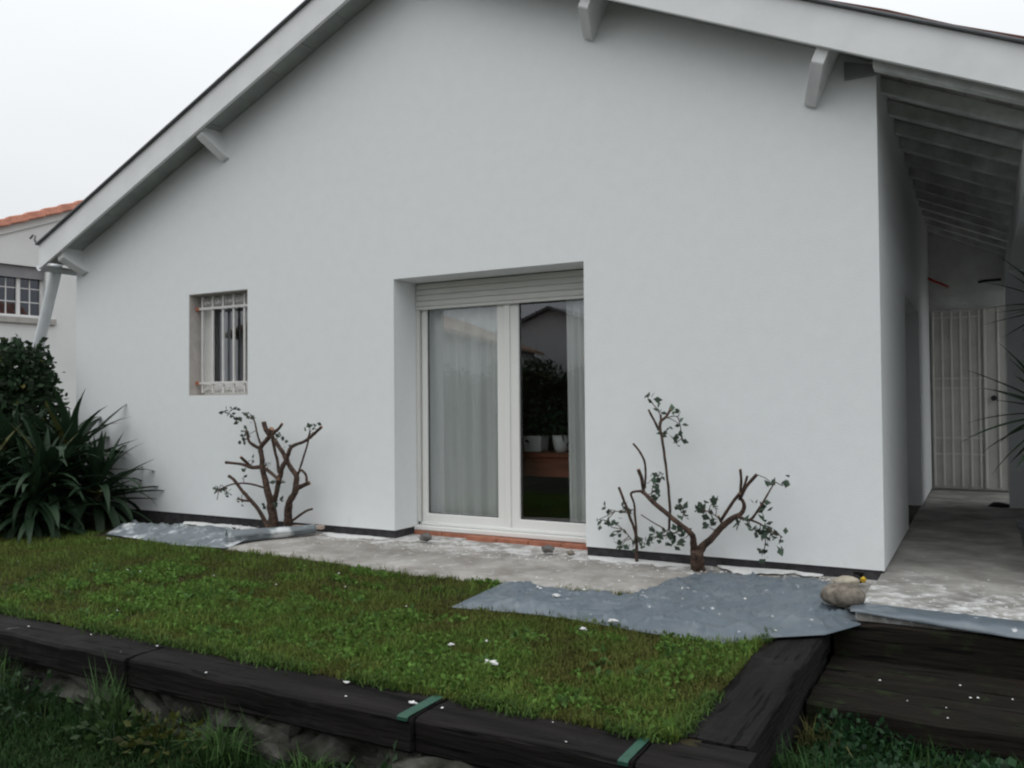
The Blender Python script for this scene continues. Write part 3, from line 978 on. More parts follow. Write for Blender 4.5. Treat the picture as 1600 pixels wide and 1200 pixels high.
SHRUB_R = [
   [(-1.76,-0.17,-0.068,0.0405),(-1.752,-0.207,-0.002,0.0356),(-1.743,-0.244,0.069,0.0342)] ,
   [(-1.777,-0.17,0.037,0.0239),(-1.775,-0.216,0.104,0.019),(-1.769,-0.262,0.182,0.0153),(-1.829,-0.308,0.254,0.0129),(-1.926,-0.308,0.325,0.0119),(-2.03,-0.308,0.403,0.0108),(-2.099,-0.308,0.465,0.0096),(-2.13,-0.308,0.478,0.0072),(-2.188,-0.308,0.471,0.0048)] ,
   [(-2.144,-0.193,0.452,0.0098),(-2.15,-0.219,0.552,0.0098),(-2.165,-0.244,0.626,0.0098)] ,
   [(-2.129,-0.208,0.491,0.0061),(-2.108,-0.251,0.604,0.0061),(-2.102,-0.293,0.692,0.006),(-2.131,-0.297,0.752,0.006),(-2.182,-0.297,0.812,0.0061)] ,
   [(-1.953,-0.214,0.21,0.006),(-1.928,-0.262,0.349,0.0072),(-1.922,-0.311,0.521,0.0071),(-1.943,-0.316,0.722,0.0071),(-1.96,-0.316,0.84,0.0071),(-1.975,-0.316,0.959,0.0072),(-1.933,-0.316,1.001,0.0071),(-1.896,-0.316,1.054,0.0071)] ,
   [(-2.018,-0.193,0.907,0.0061),(-2.027,-0.218,0.932,0.0061),(-2.046,-0.243,0.981,0.0061),(-2.083,-0.246,1.054,0.0049)] ,
   [(-2.023,-0.16,0.948,0.0061),(-2.026,-0.149,1.016,0.0061)] ,
   [(-1.759,-0.17,0.039,0.0262),(-1.735,-0.167,0.088,0.0214),(-1.656,-0.165,0.164,0.0166),(-1.597,-0.162,0.238,0.0153),(-1.525,-0.162,0.301,0.0141),(-1.466,-0.162,0.334,0.0117),(-1.437,-0.162,0.382,0.0105),(-1.442,-0.162,0.422,0.0093),(-1.465,-0.162,0.45,0.0082)] ,
   [(-1.457,-0.17,0.451,0.0082),(-1.416,-0.17,0.529,0.0081),(-1.346,-0.169,0.612,0.0081)] ,
   [(-1.456,-0.204,0.461,0.007),(-1.434,-0.242,0.557,0.0069),(-1.43,-0.28,0.652,0.0069)] ,
   [(-1.465,-0.184,0.435,0.0058),(-1.425,-0.2,0.531,0.0058),(-1.398,-0.216,0.603,0.0058)] ,
   [(-1.586,-0.201,0.291,0.0082),(-1.54,-0.235,0.356,0.0081),(-1.484,-0.269,0.432,0.008),(-1.437,-0.272,0.491,0.008)] ,
   [(-1.584,-0.207,0.28,0.0058),(-1.59,-0.248,0.326,0.0058)] ,
   [(-1.466,-0.211,0.328,0.0093),(-1.375,-0.257,0.316,0.0068),(-1.301,-0.303,0.405,0.0056),(-1.261,-0.308,0.469,0.0045),(-1.216,-0.308,0.549,0.0034),(-1.194,-0.308,0.578,0.0022)] ,
   [(-1.387,-0.204,0.309,0.0058),(-1.311,-0.243,0.29,0.0045),(-1.236,-0.281,0.255,0.0034),(-1.171,-0.285,0.226,0.0022)] ,
   [(-1.852,-0.16,0.222,0.0048),(-1.956,-0.148,0.165,0.0036),(-2.075,-0.136,0.143,0.0025)] ,
   [(-2.105,-0.166,1.12,0.0018),(-2.055,-0.161,1.065,0.0018),(-2.026,-0.156,1.01,0.0025)] ,
   [(-1.984,-0.167,0.992,0.0018),(-1.903,-0.164,1.004,0.0018),(-1.878,-0.161,0.931,0.0018),(-1.871,-0.161,0.847,0.0018)] ,
   [(-1.306,-0.168,0.246,0.0023),(-1.296,-0.165,0.166,0.0023),(-1.309,-0.162,0.091,0.0017)] ,
   [(-1.584,-0.206,0.292,0.0023),(-1.631,-0.246,0.34,0.0023),(-1.691,-0.285,0.371,0.0018)] ,
   [(-1.864,-0.198,0.274,0.0024),(-1.841,-0.23,0.338,0.0024),(-1.854,-0.262,0.4,0.0018)] ,
   [(-2.096,-0.179,0.404,0.0025),(-2.078,-0.188,0.503,0.0024),(-2.023,-0.197,0.591,0.0018)] ,
]
LEAF_R = [(-2.099,-0.18,1.12),(-2.017,-0.162,1.052),(-1.905,-0.158,1.016),(-1.849,-0.277,0.947),(-1.856,-0.199,0.848),(-1.91,-0.189,0.817),(-2.001,-0.214,0.883),(-1.952,-0.263,0.904),(-2.079,-0.219,0.554),(-2.034,-0.277,0.489),(-2.067,-0.15,0.427),(-2.036,-0.16,0.588),(-1.872,-0.208,0.382),(-1.848,-0.245,0.328),(-1.865,-0.154,0.34),(-1.721,-0.204,0.36),(-1.68,-0.158,0.345),(-1.63,-0.163,0.389),(-1.7,-0.214,0.333),(-1.635,-0.228,0.408),(-1.681,-0.2,0.261),(-1.451,-0.225,0.268),(-1.385,-0.266,0.271),(-1.334,-0.244,0.243),(-1.295,-0.168,0.213),(-1.268,-0.284,0.315),(-1.237,-0.283,0.199),(-1.323,-0.196,0.203),(-1.173,-0.248,0.221),(-1.198,-0.21,0.158),(-1.296,-0.219,0.106),(-1.292,-0.239,0.087),(-1.234,-0.14,0.545),(-1.149,-0.261,0.559),(-1.29,-0.228,0.403),(-1.3,-0.26,0.428),(-2.054,-0.195,0.153),(-1.973,-0.249,0.142),(-1.902,-0.237,0.169),(-1.884,-0.178,0.174),(-1.913,-0.242,0.121),(-1.838,-0.206,0.193),(-1.979,-0.154,0.164),(-1.865,-0.275,0.153),(-2.049,-0.281,0.147)]
SAPLING = [
   [(-2.232,-0.12,0.012,0.0087),(-2.223,-0.157,0.123,0.0074),(-2.222,-0.195,0.19,0.0074),(-2.264,-0.232,0.352,0.0074),(-2.322,-0.232,0.491,0.0074)] ,
   [(-2.228,-0.12,0.031,0.0075),(-2.237,-0.12,0.204,0.0075),(-2.248,-0.12,0.365,0.0063),(-2.271,-0.119,0.439,0.0063),(-2.201,-0.119,0.455,0.005)] ,
   [(-2.264,-0.12,0.096,0.0025),(-2.3,-0.13,0.139,0.0025),(-2.335,-0.141,0.175,0.0019)] ,
   [(-2.249,-0.153,0.294,0.0025),(-2.275,-0.19,0.303,0.0025),(-2.353,-0.226,0.316,0.0019)] ,
   [(-2.007,-0.147,0.198,0.0031),(-2.085,-0.177,0.245,0.0031),(-2.163,-0.207,0.299,0.0031)] ,
]
LEAF_S = [(-2.411,-0.213,0.323),(-2.519,-0.171,0.237),(-2.418,-0.234,0.22),(-2.411,-0.135,0.233),(-2.458,-0.106,0.188),(-2.421,-0.097,0.113),(-2.34,-0.13,0.167),(-2.361,-0.096,0.042),(-2.129,-0.237,0.105),(-2.118,-0.197,0.087),(-2.274,-0.095,0.048),(-2.314,-0.124,0.312),(-2.348,-0.178,0.068),(-2.206,-0.099,0.091),(-2.318,-0.147,0.321)]
SHRUB_L = [
   [(-5.841,-0.17,-0.041,0.0183),(-5.876,-0.166,0.002,0.0149),(-5.99,-0.162,0.133,0.0127),(-6.089,-0.158,0.208,0.0128),(-6.219,-0.158,0.307,0.0105),(-6.284,-0.158,0.375,0.0106),(-6.375,-0.158,0.424,0.0107)] ,
   [(-6.054,-0.2,0.203,0.0069),(-6.092,-0.232,0.21,0.0069),(-6.137,-0.265,0.228,0.0058)] ,
   [(-5.866,-0.206,0.338,0.0068),(-5.982,-0.246,0.369,0.0057),(-6.083,-0.286,0.376,0.0057),(-6.223,-0.29,0.354,0.0046),(-6.404,-0.29,0.288,0.0035)] ,
   [(-5.763,-0.17,-0.047,0.0341),(-5.757,-0.192,0.013,0.0295),(-5.757,-0.214,0.163,0.0272),(-5.789,-0.237,0.321,0.0204),(-5.827,-0.237,0.456,0.0182),(-5.85,-0.237,0.546,0.0171),(-5.858,-0.237,0.636,0.0159),(-5.873,-0.237,0.704,0.0148),(-5.819,-0.237,0.762,0.0148),(-5.765,-0.237,0.819,0.0147),(-5.803,-0.237,0.875,0.0159),(-5.834,-0.237,0.949,0.0159)] ,
   [(-5.792,-0.209,0.806,0.0159),(-5.717,-0.253,0.888,0.018)] ,
   [(-5.912,-0.194,0.695,0.0103),(-5.976,-0.221,0.73,0.0103),(-6.012,-0.247,0.771,0.0092),(-6.033,-0.25,0.862,0.0092)] ,
   [(-5.946,-0.157,0.727,0.0081),(-6.008,-0.143,0.824,0.0058),(-6.062,-0.129,0.951,0.0047),(-6.088,-0.128,0.998,0.0035)] ,
   [(-5.887,-0.197,0.53,0.0126),(-5.938,-0.227,0.525,0.0114),(-5.986,-0.257,0.526,0.0103),(-6.094,-0.26,0.552,0.0092),(-6.304,-0.26,0.563,0.0093)] ,
   [(-6.019,-0.217,0.528,0.0092),(-6.036,-0.27,0.582,0.0092),(-6.043,-0.323,0.625,0.0091)] ,
   [(-5.849,-0.215,0.521,0.0103),(-5.714,-0.265,0.484,0.0101),(-5.574,-0.316,0.437,0.0111)] ,
   [(-5.741,-0.207,0.208,0.0158),(-5.662,-0.249,0.294,0.0157),(-5.598,-0.29,0.412,0.0156),(-5.564,-0.294,0.491,0.0144),(-5.534,-0.294,0.559,0.0144),(-5.504,-0.294,0.615,0.0133),(-5.564,-0.294,0.702,0.0133),(-5.624,-0.294,0.768,0.0123),(-5.669,-0.294,0.834,0.0123),(-5.593,-0.294,0.89,0.0089),(-5.548,-0.294,0.935,0.0089)] ,
   [(-5.71,-0.169,0.477,0.0091),(-5.734,-0.167,0.59,0.0091),(-5.766,-0.166,0.691,0.0091),(-5.797,-0.165,0.782,0.0091)] ,
   [(-5.588,-0.17,-0.024,0.027),(-5.569,-0.198,0.048,0.0247),(-5.542,-0.226,0.175,0.0223),(-5.485,-0.254,0.248,0.0211),(-5.426,-0.254,0.328,0.0199),(-5.418,-0.254,0.394,0.0188),(-5.411,-0.254,0.46,0.0166),(-5.469,-0.254,0.525,0.0155),(-5.529,-0.254,0.601,0.0145),(-5.514,-0.254,0.656,0.0133),(-5.484,-0.254,0.713,0.0122),(-5.424,-0.254,0.747,0.01),(-5.322,-0.254,0.776,0.0099),(-5.235,-0.254,0.826,0.0087),(-5.12,-0.254,0.909,0.0087)] ,
   [(-5.454,-0.2,0.466,0.0056),(-5.401,-0.233,0.514,0.0055),(-5.311,-0.266,0.651,0.0055),(-5.264,-0.269,0.772,0.0055),(-5.243,-0.269,0.86,0.0055)] ,
   [(-5.443,-0.212,0.467,0.0078),(-5.377,-0.258,0.506,0.0077),(-5.304,-0.305,0.523,0.0076),(-5.25,-0.31,0.481,0.0076),(-5.243,-0.31,0.428,0.0076)] ,
   [(-5.51,-0.156,0.337,0.0157),(-5.428,-0.141,0.373,0.0134),(-5.375,-0.125,0.396,0.0123)] ,
   [(-5.581,-0.17,0.004,0.009),(-5.453,-0.194,0.093,0.0078),(-5.328,-0.217,0.153,0.0066),(-5.242,-0.241,0.176,0.0066)] ,
   [(-6.398,-0.205,1.046,0.0024),(-6.24,-0.244,1.011,0.0023),(-6.118,-0.282,0.943,0.0023)] ,
   [(-6.126,-0.214,1.034,0.0023),(-6.018,-0.263,1.012,0.0023),(-5.888,-0.313,0.973,0.0023)] ,
   [(-6.33,-0.215,0.272,0.0018),(-6.366,-0.264,0.346,0.0018),(-6.361,-0.313,0.211,0.0017)] ,
]
LEAF_L = [(-6.316,-0.265,1.047),(-6.3,-0.188,1.057),(-6.223,-0.268,1.023),(-6.116,-0.284,0.943),(-6.197,-0.216,0.964),(-6.085,-0.253,1.035),(-6.147,-0.14,1.021),(-5.939,-0.272,0.984),(-6.098,-0.211,0.802),(-6.169,-0.174,0.777),(-6.055,-0.229,0.85),(-6.187,-0.142,0.822),(-6.01,-0.218,0.586),(-6.069,-0.254,0.454),(-6.315,-0.228,0.274),(-6.27,-0.284,0.305),(-6.407,-0.227,0.294),(-6.429,-0.253,0.289),(-6.22,-0.157,0.202),(-5.721,-0.165,0.386),(-5.611,-0.215,0.405),(-5.588,-0.285,0.412),(-5.636,-0.252,0.234),(-5.65,-0.254,0.228),(-5.782,-0.259,0.155),(-5.617,-0.255,0.822),(-5.726,-0.16,0.794),(-5.25,-0.269,0.887),(-5.194,-0.282,0.915),(-5.329,-0.151,0.855),(-5.56,-0.205,0.72),(-5.9,-0.141,0.561),(-5.811,-0.23,0.546)]

# ================================================================== NEIGHBOURING HOUSE, LEFT
NP = Vector((-19.5, 5.25, 0))
NA = R(8.3)
ND = Vector((math.sin(NA), math.cos(NA), 0))       # along its gable wall
NN = Vector((math.cos(NA), -math.sin(NA), 0))      # out of the wall, towards us
nh = thing('neighbour_house', 'pale house with orange tiled roof edge behind the dark shrub', 'house', NP)


def nb(name, material, parent, s0, s1, n0, n1, z0, z1, bevel=0):
    m = MB()
    f = lambda s, n, z: tuple(NP + ND * s + NN * n + Vector((0, 0, z)))
    m.hexa([f(s0, n1, z0), f(s1, n1, z0), f(s1, n0, z0), f(s0, n0, z0), f(s0, n1, z1), f(s1, n1, z1), f(s1, n0, z1), f(s0, n0, z1)])
    return m.build(name, material, parent, bevel=bevel)


P3 = lambda s, n, z: tuple(NP + ND * s + NN * n + Vector((0, 0, z)))
vz = lambda s: 5.27 + 0.42 * s if s < 4 else 5.27 + 0.42 * (8 - s)      # lower edge of the verge
m = MB()                                                                # gable wall with a hole for the window
SW0, SW1, ZW0, ZW1 = -0.14, 0.93, 3.2, 4.38


def nstrip(s0, s1, z0, z1=None):
    t0, t1 = (vz(s0), vz(s1)) if z1 is None else (z1, z1)
    m.hexa([P3(s0, 0, z0), P3(s1, 0, z0), P3(s1, -0.3, z0), P3(s0, -0.3, z0), P3(s0, 0, t0), P3(s1, 0, t1), P3(s1, -0.3, t1), P3(s0, -0.3, t0)])


nstrip(-3, SW0, LOW); nstrip(SW0, SW1, LOW, ZW0); nstrip(SW0, SW1, ZW1); nstrip(SW1, 4, LOW); nstrip(4, 11, LOW)
m.build('wall', M['far_wall'], nh)
m = MB()
m.prism([P3(-3, -0.3, LOW), P3(11, -0.3, LOW), P3(11, -0.3, vz(11)), P3(4, -0.3, vz(4)), P3(-3, -0.3, vz(-3))], tuple(-NN * 9))
m.build('wall', M['far_wall'], nh)
m = MB()
for a, b in ((-3.4, 4), (4, 11.4)):
    m.prism([P3(a, 0.10, vz(a) + 0.02), P3(b, 0.10, vz(b) + 0.02), P3(b, 0.10, vz(b) + 0.10), P3(a, 0.10, vz(a) + 0.10)], tuple(-NN * 9.7))
nr = m.build('roof', M['roof_tile'], nh)
k = 0
s = -3.4
while s < 4.0:                                          # verge tiles, lapped one over the next
    t = MB()
    e = s + 0.42
    z0, z1 = vz(s), vz(e)
    t.hexa([P3(s, 0.16, z0 - 0.03), P3(e, 0.16, z1 - 0.06), P3(e, -0.12, z1 - 0.06), P3(s, -0.12, z0 - 0.03),
            P3(s, 0.13, z0 + 0.155), P3(e, 0.13, z1 + 0.115), P3(e, -0.12, z1 + 0.115), P3(s, -0.12, z0 + 0.155)])
    t.build('verge_tile', M['roof_tile'], nr, bevel=0.025)
    s += 0.385
m = MB()
m.prism([P3(-3.2, 0.001, vz(-3.2) - 0.22), P3(4, 0.001, vz(4) - 0.22), P3(4, 0.001, vz(4) - 0.19), P3(-3.2, 0.001, vz(-3.2) - 0.19)], tuple(NN * 0.05))
m.build('verge_moulding', M['far_wall'], nh)
nw = nb('window', M['far_frame'], nh, SW0, SW1, -0.25, -0.16, ZW0, ZW0 + 0.05)
nb('shutter_box', M['far_dark'], nw, SW0, SW1, -0.24, -0.07, 4.10, ZW1 - 0.003)
for s0, s1 in ((SW0, SW0 + 0.05), (0.345, 0.425), (SW1 - 0.06, SW1)):
    nb('frame_post', M['far_frame'], nw, s0, s1, -0.24, -0.15, ZW0 + 0.051, 4.099)
for s0, s1 in ((SW0 + 0.05, 0.345), (0.425, SW1 - 0.06)):
    nb('pane', M['glass_far'], nw, s0, s1, -0.21, -0.205, ZW0 + 0.051, 4.099)
    mid = (s0 + s1) / 2
    nb('glazing_bar', M['far_frame'], nw, mid - 0.012, mid + 0.012, -0.204, -0.185, ZW0 + 0.051, 4.099)
    for z in (3.55, 3.87):
        nb('glazing_bar', M['far_frame'], nw, s0, mid - 0.0125, -0.203, -0.187, z - 0.011, z + 0.011)
        nb('glazing_bar', M['far_frame'], nw, mid + 0.0125, s1, -0.203, -0.187, z - 0.011, z + 0.011)
nb('window_sill', M['far_stone'], nw, SW0 - 0.08, SW1 + 0.22, -0.1, 0.07, 3.04, 3.17)
nb('room_back', M['gasket'], nw, SW0, SW1, -0.298, -0.27, ZW0, ZW1)

# ================================================================== ACROSS THE GARDEN, SEEN ONLY IN THE GLASS


def far_house(name, label, p0, p1, depth, eave, ridge, wallm, roofm):
    """two-pitch house whose front eave runs p0 -> p1; depth to the right of that direction"""
    a, b = Vector((*p0, 0)), Vector((*p1, 0))
    d = (b - a).normalized()
    n = Vector((d.y, -d.x, 0))
    t = thing(name, label, 'house', tuple((a + b) / 2))
    m = MB()
    q = [a, b, b + n * depth, a + n * depth]
    m.hexa([tuple(v + Vector((0, 0, LOW))) for v in q] + [tuple(v + Vector((0, 0, eave))) for v in q])
    for e in (a + d * 0.001, b - d * 0.26):
        m.prism([tuple(e + Vector((0, 0, eave))), tuple(e + n * depth + Vector((0, 0, eave))), tuple(e + n * depth / 2 + Vector((0, 0, ridge - 0.03)))], tuple(d * 0.25))
    m.build('wall', wallm, t)
    rf = None
    for s in (0, 1):
        m = MB()
        e0 = (a - d * 0.4 + n * (-0.4 if s == 0 else depth + 0.4)) + Vector((0, 0, eave - 0.12))
        e1 = e0 + d * ((b - a).length + 0.8)
        r0_ = a - d * 0.4 + n * depth / 2 + Vector((0, 0, ridge))
        r1_ = r0_ + d * ((b - a).length + 0.8)
        m.prism([tuple(e0), tuple(e1), tuple(r1_), tuple(r0_)], (0, 0, 0.12))
        rf = m.build('roof', roofm, t)
    return t


M['roof_beige'] = mat('faded_roof_tile', (0.36, 0.24, 0.17), 0.85, var=0.2, vscale=3, bump=0.5, bscale=8, bdist=0.05)
far_house('house_across', 'white house with faded beige roof mirrored in the left door pane', (-15.45, -16.2), (-18.9, -29.5), 7.0, 3.5, 5.0, M['far_wall'], M['roof_beige'])
far_house('house_across', 'grey gabled house mirrored at the top of the right door pane', (-14.2, -31), (-14.2, -40), 9.0, 4.0, 5.75, M['far_wall'], M['flash'])
far_house('low_annexe', 'low annexe with red tiled roof mirrored in the right door pane', (-11.5, -20.0), (-9.6, -20.0), 3.0, 2.62, 3.3, M['far_wall'], M['roof_tile'])


def hedge(name, label, x0, x1, yc, depth, h0, h1, n, seed, size=(0.10, 0.17), cat='hedge', zb=LOW):
    rs = np.random.RandomState(seed)
    t = thing(name, label, cat, ((x0 + x1) / 2, yc, zb))
    u = rs.uniform(0, 1, n)
    x = x0 + (x1 - x0) * u
    top = h0 + (h1 - h0) * u + 0.22 * np.sin(x * 2.1) + 0.15 * np.sin(x * 5.3 + 1)
    face = rs.uniform(0, 1, n)
    z = np.where(face < 0.75, zb + (top - zb) * rs.uniform(0, 1, n), top + rs.normal(0, 0.06, n))
    y = np.where(face < 0.75, yc + depth / 2 + rs.normal(0, 0.08, n) + 0.15 * np.sin(x * 3 + z * 2), yc + depth * rs.uniform(-0.5, 0.5, n))
    tone = rs.uniform(0.4, 1.5, (n, 1)) * np.array([[0.028, 0.048, 0.016]])
    leaf_cards('foliage', np.stack([x, y, z], 1), rs.uniform(size[0], size[1], n), tone, M['leaf'], t, width=0.6, seed=seed)
    m = MB()
    xs_ = np.linspace(x0, x1, 40)
    rws = []
    for yy in (yc - depth / 2, yc + depth / 2 - 0.12):
        rws.append([(q, yy, zb) for q in xs_])
        rws.append([(q, yy, h0 + (h1 - h0) * (q - x0) / (x1 - x0) + 0.22 * math.sin(q * 2.1) - 0.12) for q in xs_])
    m.grid([rws[0], rws[1], rws[3], rws[2]])
    m.build('branches', M['soil'], t)
    return t


hedge('garden_hedge', 'dark clipped hedge across the garden, mirrored in the door glass', -19, 4, -14, 1.2, 1.75, 2.35, 16000, 31)

# ================================================================== RAILWAY SLEEPERS EDGING THE LAWN


def sleeper(label, x0, x1, y0, y1, z0, z1, along='x', seed=0, strap=None, group='sleepers edging the lawn', name='railway_sleeper', nseg=26):
    """a worn timber: a long box with uneven arrises"""
    rs = random.Random(seed)
    m = MB()
    ringsn = nseg
    prof = []
    r_ = 0.012
    a, b = (y0, y1) if along == 'x' else (x0, x1)
    for (p, q, dp_, dq) in ((a, z0, 1, 1), (b, z0, -1, 1), (b, z1, -1, -1), (a, z1, 1, -1)):
        prof.append((p, q, dp_, dq))
    pts2 = []
    for i, (p, q, dp_, dq) in enumerate(prof):
        if i % 2 == 0:
            pts2 += [(p, q + dq * r_), (p + dp_ * r_, q)]
        else:
            pts2 += [(p + dp_ * r_, q), (p, q + dq * r_)]
    # extra points across the top for checks and dips
    top = []
    o = len(m.v)
    tops = [(b - r_ - (b - a - 2 * r_) * k / 5, z1) for k in range(1, 5)]
    ringpts = pts2[:6] + tops + pts2[6:]
    L0, L1 = (x0, x1) if along == 'x' else (y0, y1)
    nn_ = len(ringpts)
    for i in range(ringsn + 1):
        t = L0 + (L1 - L0) * i / ringsn
        for j, (p, q) in enumerate(ringpts):
            nv = noise.noise(Vector((t * 3.0 + seed * 7, p * 14, q * 9)))
            nv2 = noise.noise(Vector((t * 9.0 + seed * 3, p * 40, q * 20)))
            dp_ = 0.006 * nv + 0.003 * nv2
            dq = 0.007 * nv + 0.004 * nv2 if q > (z0 + z1) / 2 else 0
            if q > z1 - 0.02 and abs(p - a) < 0.03:                      # bitten outer arris
                dq -= max(0, noise.noise(Vector((t * 2.2, seed, 4)))) * 0.03
            m.v.append((t, p + dp_, q + dq) if along == 'x' else (p + dp_, t, q + dq))
    for i in range(ringsn):
        for j in range(nn_):
            f = (o + i * nn_ + j, o + i * nn_ + (j + 1) % nn_, o + (i + 1) * nn_ + (j + 1) % nn_, o + (i + 1) * nn_ + j)
            m.f.append(f if along == 'x' else f[::-1])
    m.f.append(tuple(o + j for j in range(nn_))[::-1])
    m.f.append(tuple(o + ringsn * nn_ + j for j in range(nn_)))
    mt_ = M['step'] if 'step' in group else M['sleeper'] if along == 'x' else M['sleeper_x']
    if strap is None:
        ob = m.build(name, mt_)
        return tag(ob, label, 'sleeper', group)
    t = thing(name, label, 'sleeper', ((x0 + x1) / 2, (y0 + y1) / 2, z0), group)
    m.build('timber', mt_, t)
    s = MB()
    s0, s1 = strap
    s.prism([(s0, y0 - 0.010, z1 - 0.010), (s0, y0 - 0.010, z1 + 0.003), (s0, y0 + 0.01, z1 + 0.0065), (s0, y1 - 0.005, z1 + 0.0065), (s0, y1 - 0.005, z1 + 0.004),
             (s0, y0 + 0.005, z1 + 0.004), (s0, y0 - 0.007, z1 - 0.010)], (s1 - s0, 0, 0))
    s.build('green_strip', M['strap'], t)
    return t


SZ0, SZ1 = -0.235, -0.098
sleeper('long weathered sleeper at the left end of the lawn edging', -7.2, -3.60, -3.345, -3.085, SZ0 + 0.004, SZ1 + 0.004, seed=1, nseg=60)
sleeper('dark sleeper with paint splashes and a green strip near its right end', -3.592, -1.945, -3.325, -3.065, SZ0, SZ1, seed=2, strap=(-2.00, -1.952), nseg=36)
sleeper('shorter brown sleeper ending at the bright green strip in front', -1.935, -1.055, -3.30, -3.03, SZ0 - 0.004, SZ1 - 0.003, seed=3, strap=(-1.098, -1.062))
sleeper('short corner sleeper where the edging turns toward the steps', -1.045, -0.70, -3.285, -3.005, SZ0 - 0.004, SZ1 - 0.004, seed=4)
sleeper('sleeper running back beside the steps from the lawn corner', -0.985, -0.735, -2.995, -1.20, SZ0, SZ1, along='y', seed=5, nseg=36)
sleeper('lower sleeper under the one beside the steps', -0.975, -0.745, -2.99, -1.25, SZ0 - 0.16, SZ0 - 0.006, along='y', seed=6, nseg=30)
# the steps: three sleepers side by side make the tread, one on edge the riser
for i, (y0, y1, lab) in enumerate(((-1.955, -1.70, 'front sleeper of the porch step above the ivy'),
                                   (-1.692, -1.435, 'middle sleeper of the porch step'),
                                   (-1.427, -1.17, 'rear sleeper of the porch step below the plastic strip'))):
    sleeper(lab, -0.725, 1.6, y0, y1, -0.40, -0.255 - 0.004 * (i % 2), seed=20 + i, group='sleepers of the porch step', nseg=34)
sleeper('upright sleeper forming the riser under the porch floor', -0.72, 1.7, -1.165, -1.112, -0.41, -0.065, seed=27, group='sleepers of the porch step', nseg=30)

# lumps of old concrete the edging stands on
ft = thing('edging_footing', 'broken mossy concrete footing below the front sleepers', 'footing', (-3.6, -3.2, LOW))
x = -7.0
i = 0
while x < -0.75:
    wd = rnd.uniform(0.28, 0.62)
    m = MB()
    blob(m, (x + wd / 2, -3.20 + rnd.uniform(-0.035, 0.02), -0.345), (wd * 0.60, 0.13, 0.12), 40 + i, 18, 12, 1.1)
    m.build('stone', M['footing'], ft)
    x += wd * 0.93
    i += 1

# ================================================================== PLASTIC SHEETS


def interp(c, t):
    """point at share t of a polyline by length"""
    P = [Vector(p) for p in c]
    L = [0]
    for a, b in zip(P, P[1:]):
        L.append(L[-1] + (b - a).length)
    s = t * L[-1]
    for k in range(len(P) - 1):
        if s <= L[k + 1] + 1e-9:
            f = (s - L[k]) / max(1e-9, L[k + 1] - L[k])
            return P[k].lerp(P[k + 1], f)
    return P[-1]


def sheet(name, label, back, front, z, material, seed, crumple=0.02, nx=80, ny=30, zfun=None):
    m = MB()
    rws = []
    rc = random.Random(seed)
    creases = [(rc.uniform(-2.4, -0.8), rc.uniform(-1.6, -0.4), rc.uniform(-0.5, 2.2)) for _ in range(7)]
    for j in range(ny + 1):
        row = []
        for i in range(nx + 1):
            a = interp(front, i / nx)
            b = interp(back, i / nx)
            p = a.lerp(b, j / ny)
            e = 0.012 * noise.noise(Vector((p.x * 5, p.y * 5, seed)))
            w1 = noise.noise(Vector((p.x * 2.2, p.y * 2.2, seed)))
            w2 = 1 - abs(noise.noise(Vector((p.x * 4.5 + 3, p.y * 3.0, seed + 5)))) * 2.6
            w3 = 1 - abs(noise.noise(Vector((p.x * 9 + p.y * 4, p.y * 8 + 3, seed + 8)))) * 3.0
            h = crumple * (0.35 * w1 + 0.8 * max(0, w2) ** 6 + 0.35 * max(0, w3) ** 5)
            for (cx, cy, ca) in creases:
                dd = abs((p.x - cx) * math.sin(ca) - (p.y - cy) * math.cos(ca) + 0.03 * w1)
                h += crumple * 0.35 * math.exp(-(dd / 0.02) ** 2)
            de = min(i, nx - i) / nx * 1.8
            de = min(de, j / ny * 0.8, (ny - j) / ny * 0.8)
            h *= min(1, de / 0.08)
            h -= 0.024 * max(0, 1 - de / 0.10) if zfun is None else 0
            if j in (0,):
                h = min(h, 0.006)
            zz = z + max(-0.03, h) + (zfun(p.x, p.y) if zfun else 0)
            ed = 1.0 if 2 < i < nx - 2 and 2 < j < ny - 2 else 0.0
            row.append((p.x + e * ed, p.y + e * ed, zz))
        rws.append(row)
    m.grid(rws)
    o = m.build(name, material, smooth=True)
    o.modifiers.new('thick', 'SOLIDIFY').thickness = 0.0012
    return tag(o, label, 'plastic sheet', 'plastic sheets laid round the wall')


T_BACK = [(-2.80, -1.07), (-2.30, -1.12), (-1.92, -1.14), (-1.84, -0.85), (-1.83, -0.42), (-1.72, -0.20), (-1.25, -0.10), (-0.86, -0.09)]
T_FRONT = [(-2.74, -1.83), (-2.30, -1.76), (-2.02, -1.75), (-1.57, -1.82), (-1.14, -1.84), (-0.95, -1.62), (-0.72, -1.44), (-0.56, -1.10)]
v3 = lambda L: [(a, b, 0) for a, b in L]
sheet('plastic_sheet', 'large blue grey plastic sheet spread over lawn and path', v3(T_BACK), v3(T_FRONT), -0.056, M['tarp'], 2, 0.034, 190, 80)
sheet('plastic_sheet', 'narrow blue grey plastic strip along the edge of the porch floor',
      [(-0.66, -0.93, 0), (0.1, -0.99, 0), (0.6, -0.96, 0), (1.5, -0.95, 0)], [(-0.64, -1.14, 0), (0.1, -1.19, 0), (0.6, -1.18, 0), (1.5, -1.19, 0)],
      -0.010, M['tarp'], 6, 0.012, 70, 14, lambda x, y: -max(0, -y - 1.13) * 0.7)
TL_BACK = [(-7.55, -0.35), (-7.0, -0.14), (-6.4, -0.08), (-5.7, -0.13)]
TL_FRONT = [(-7.25, -0.85), (-6.7, -0.88), (-6.1, -1.02), (-5.5, -1.0)]
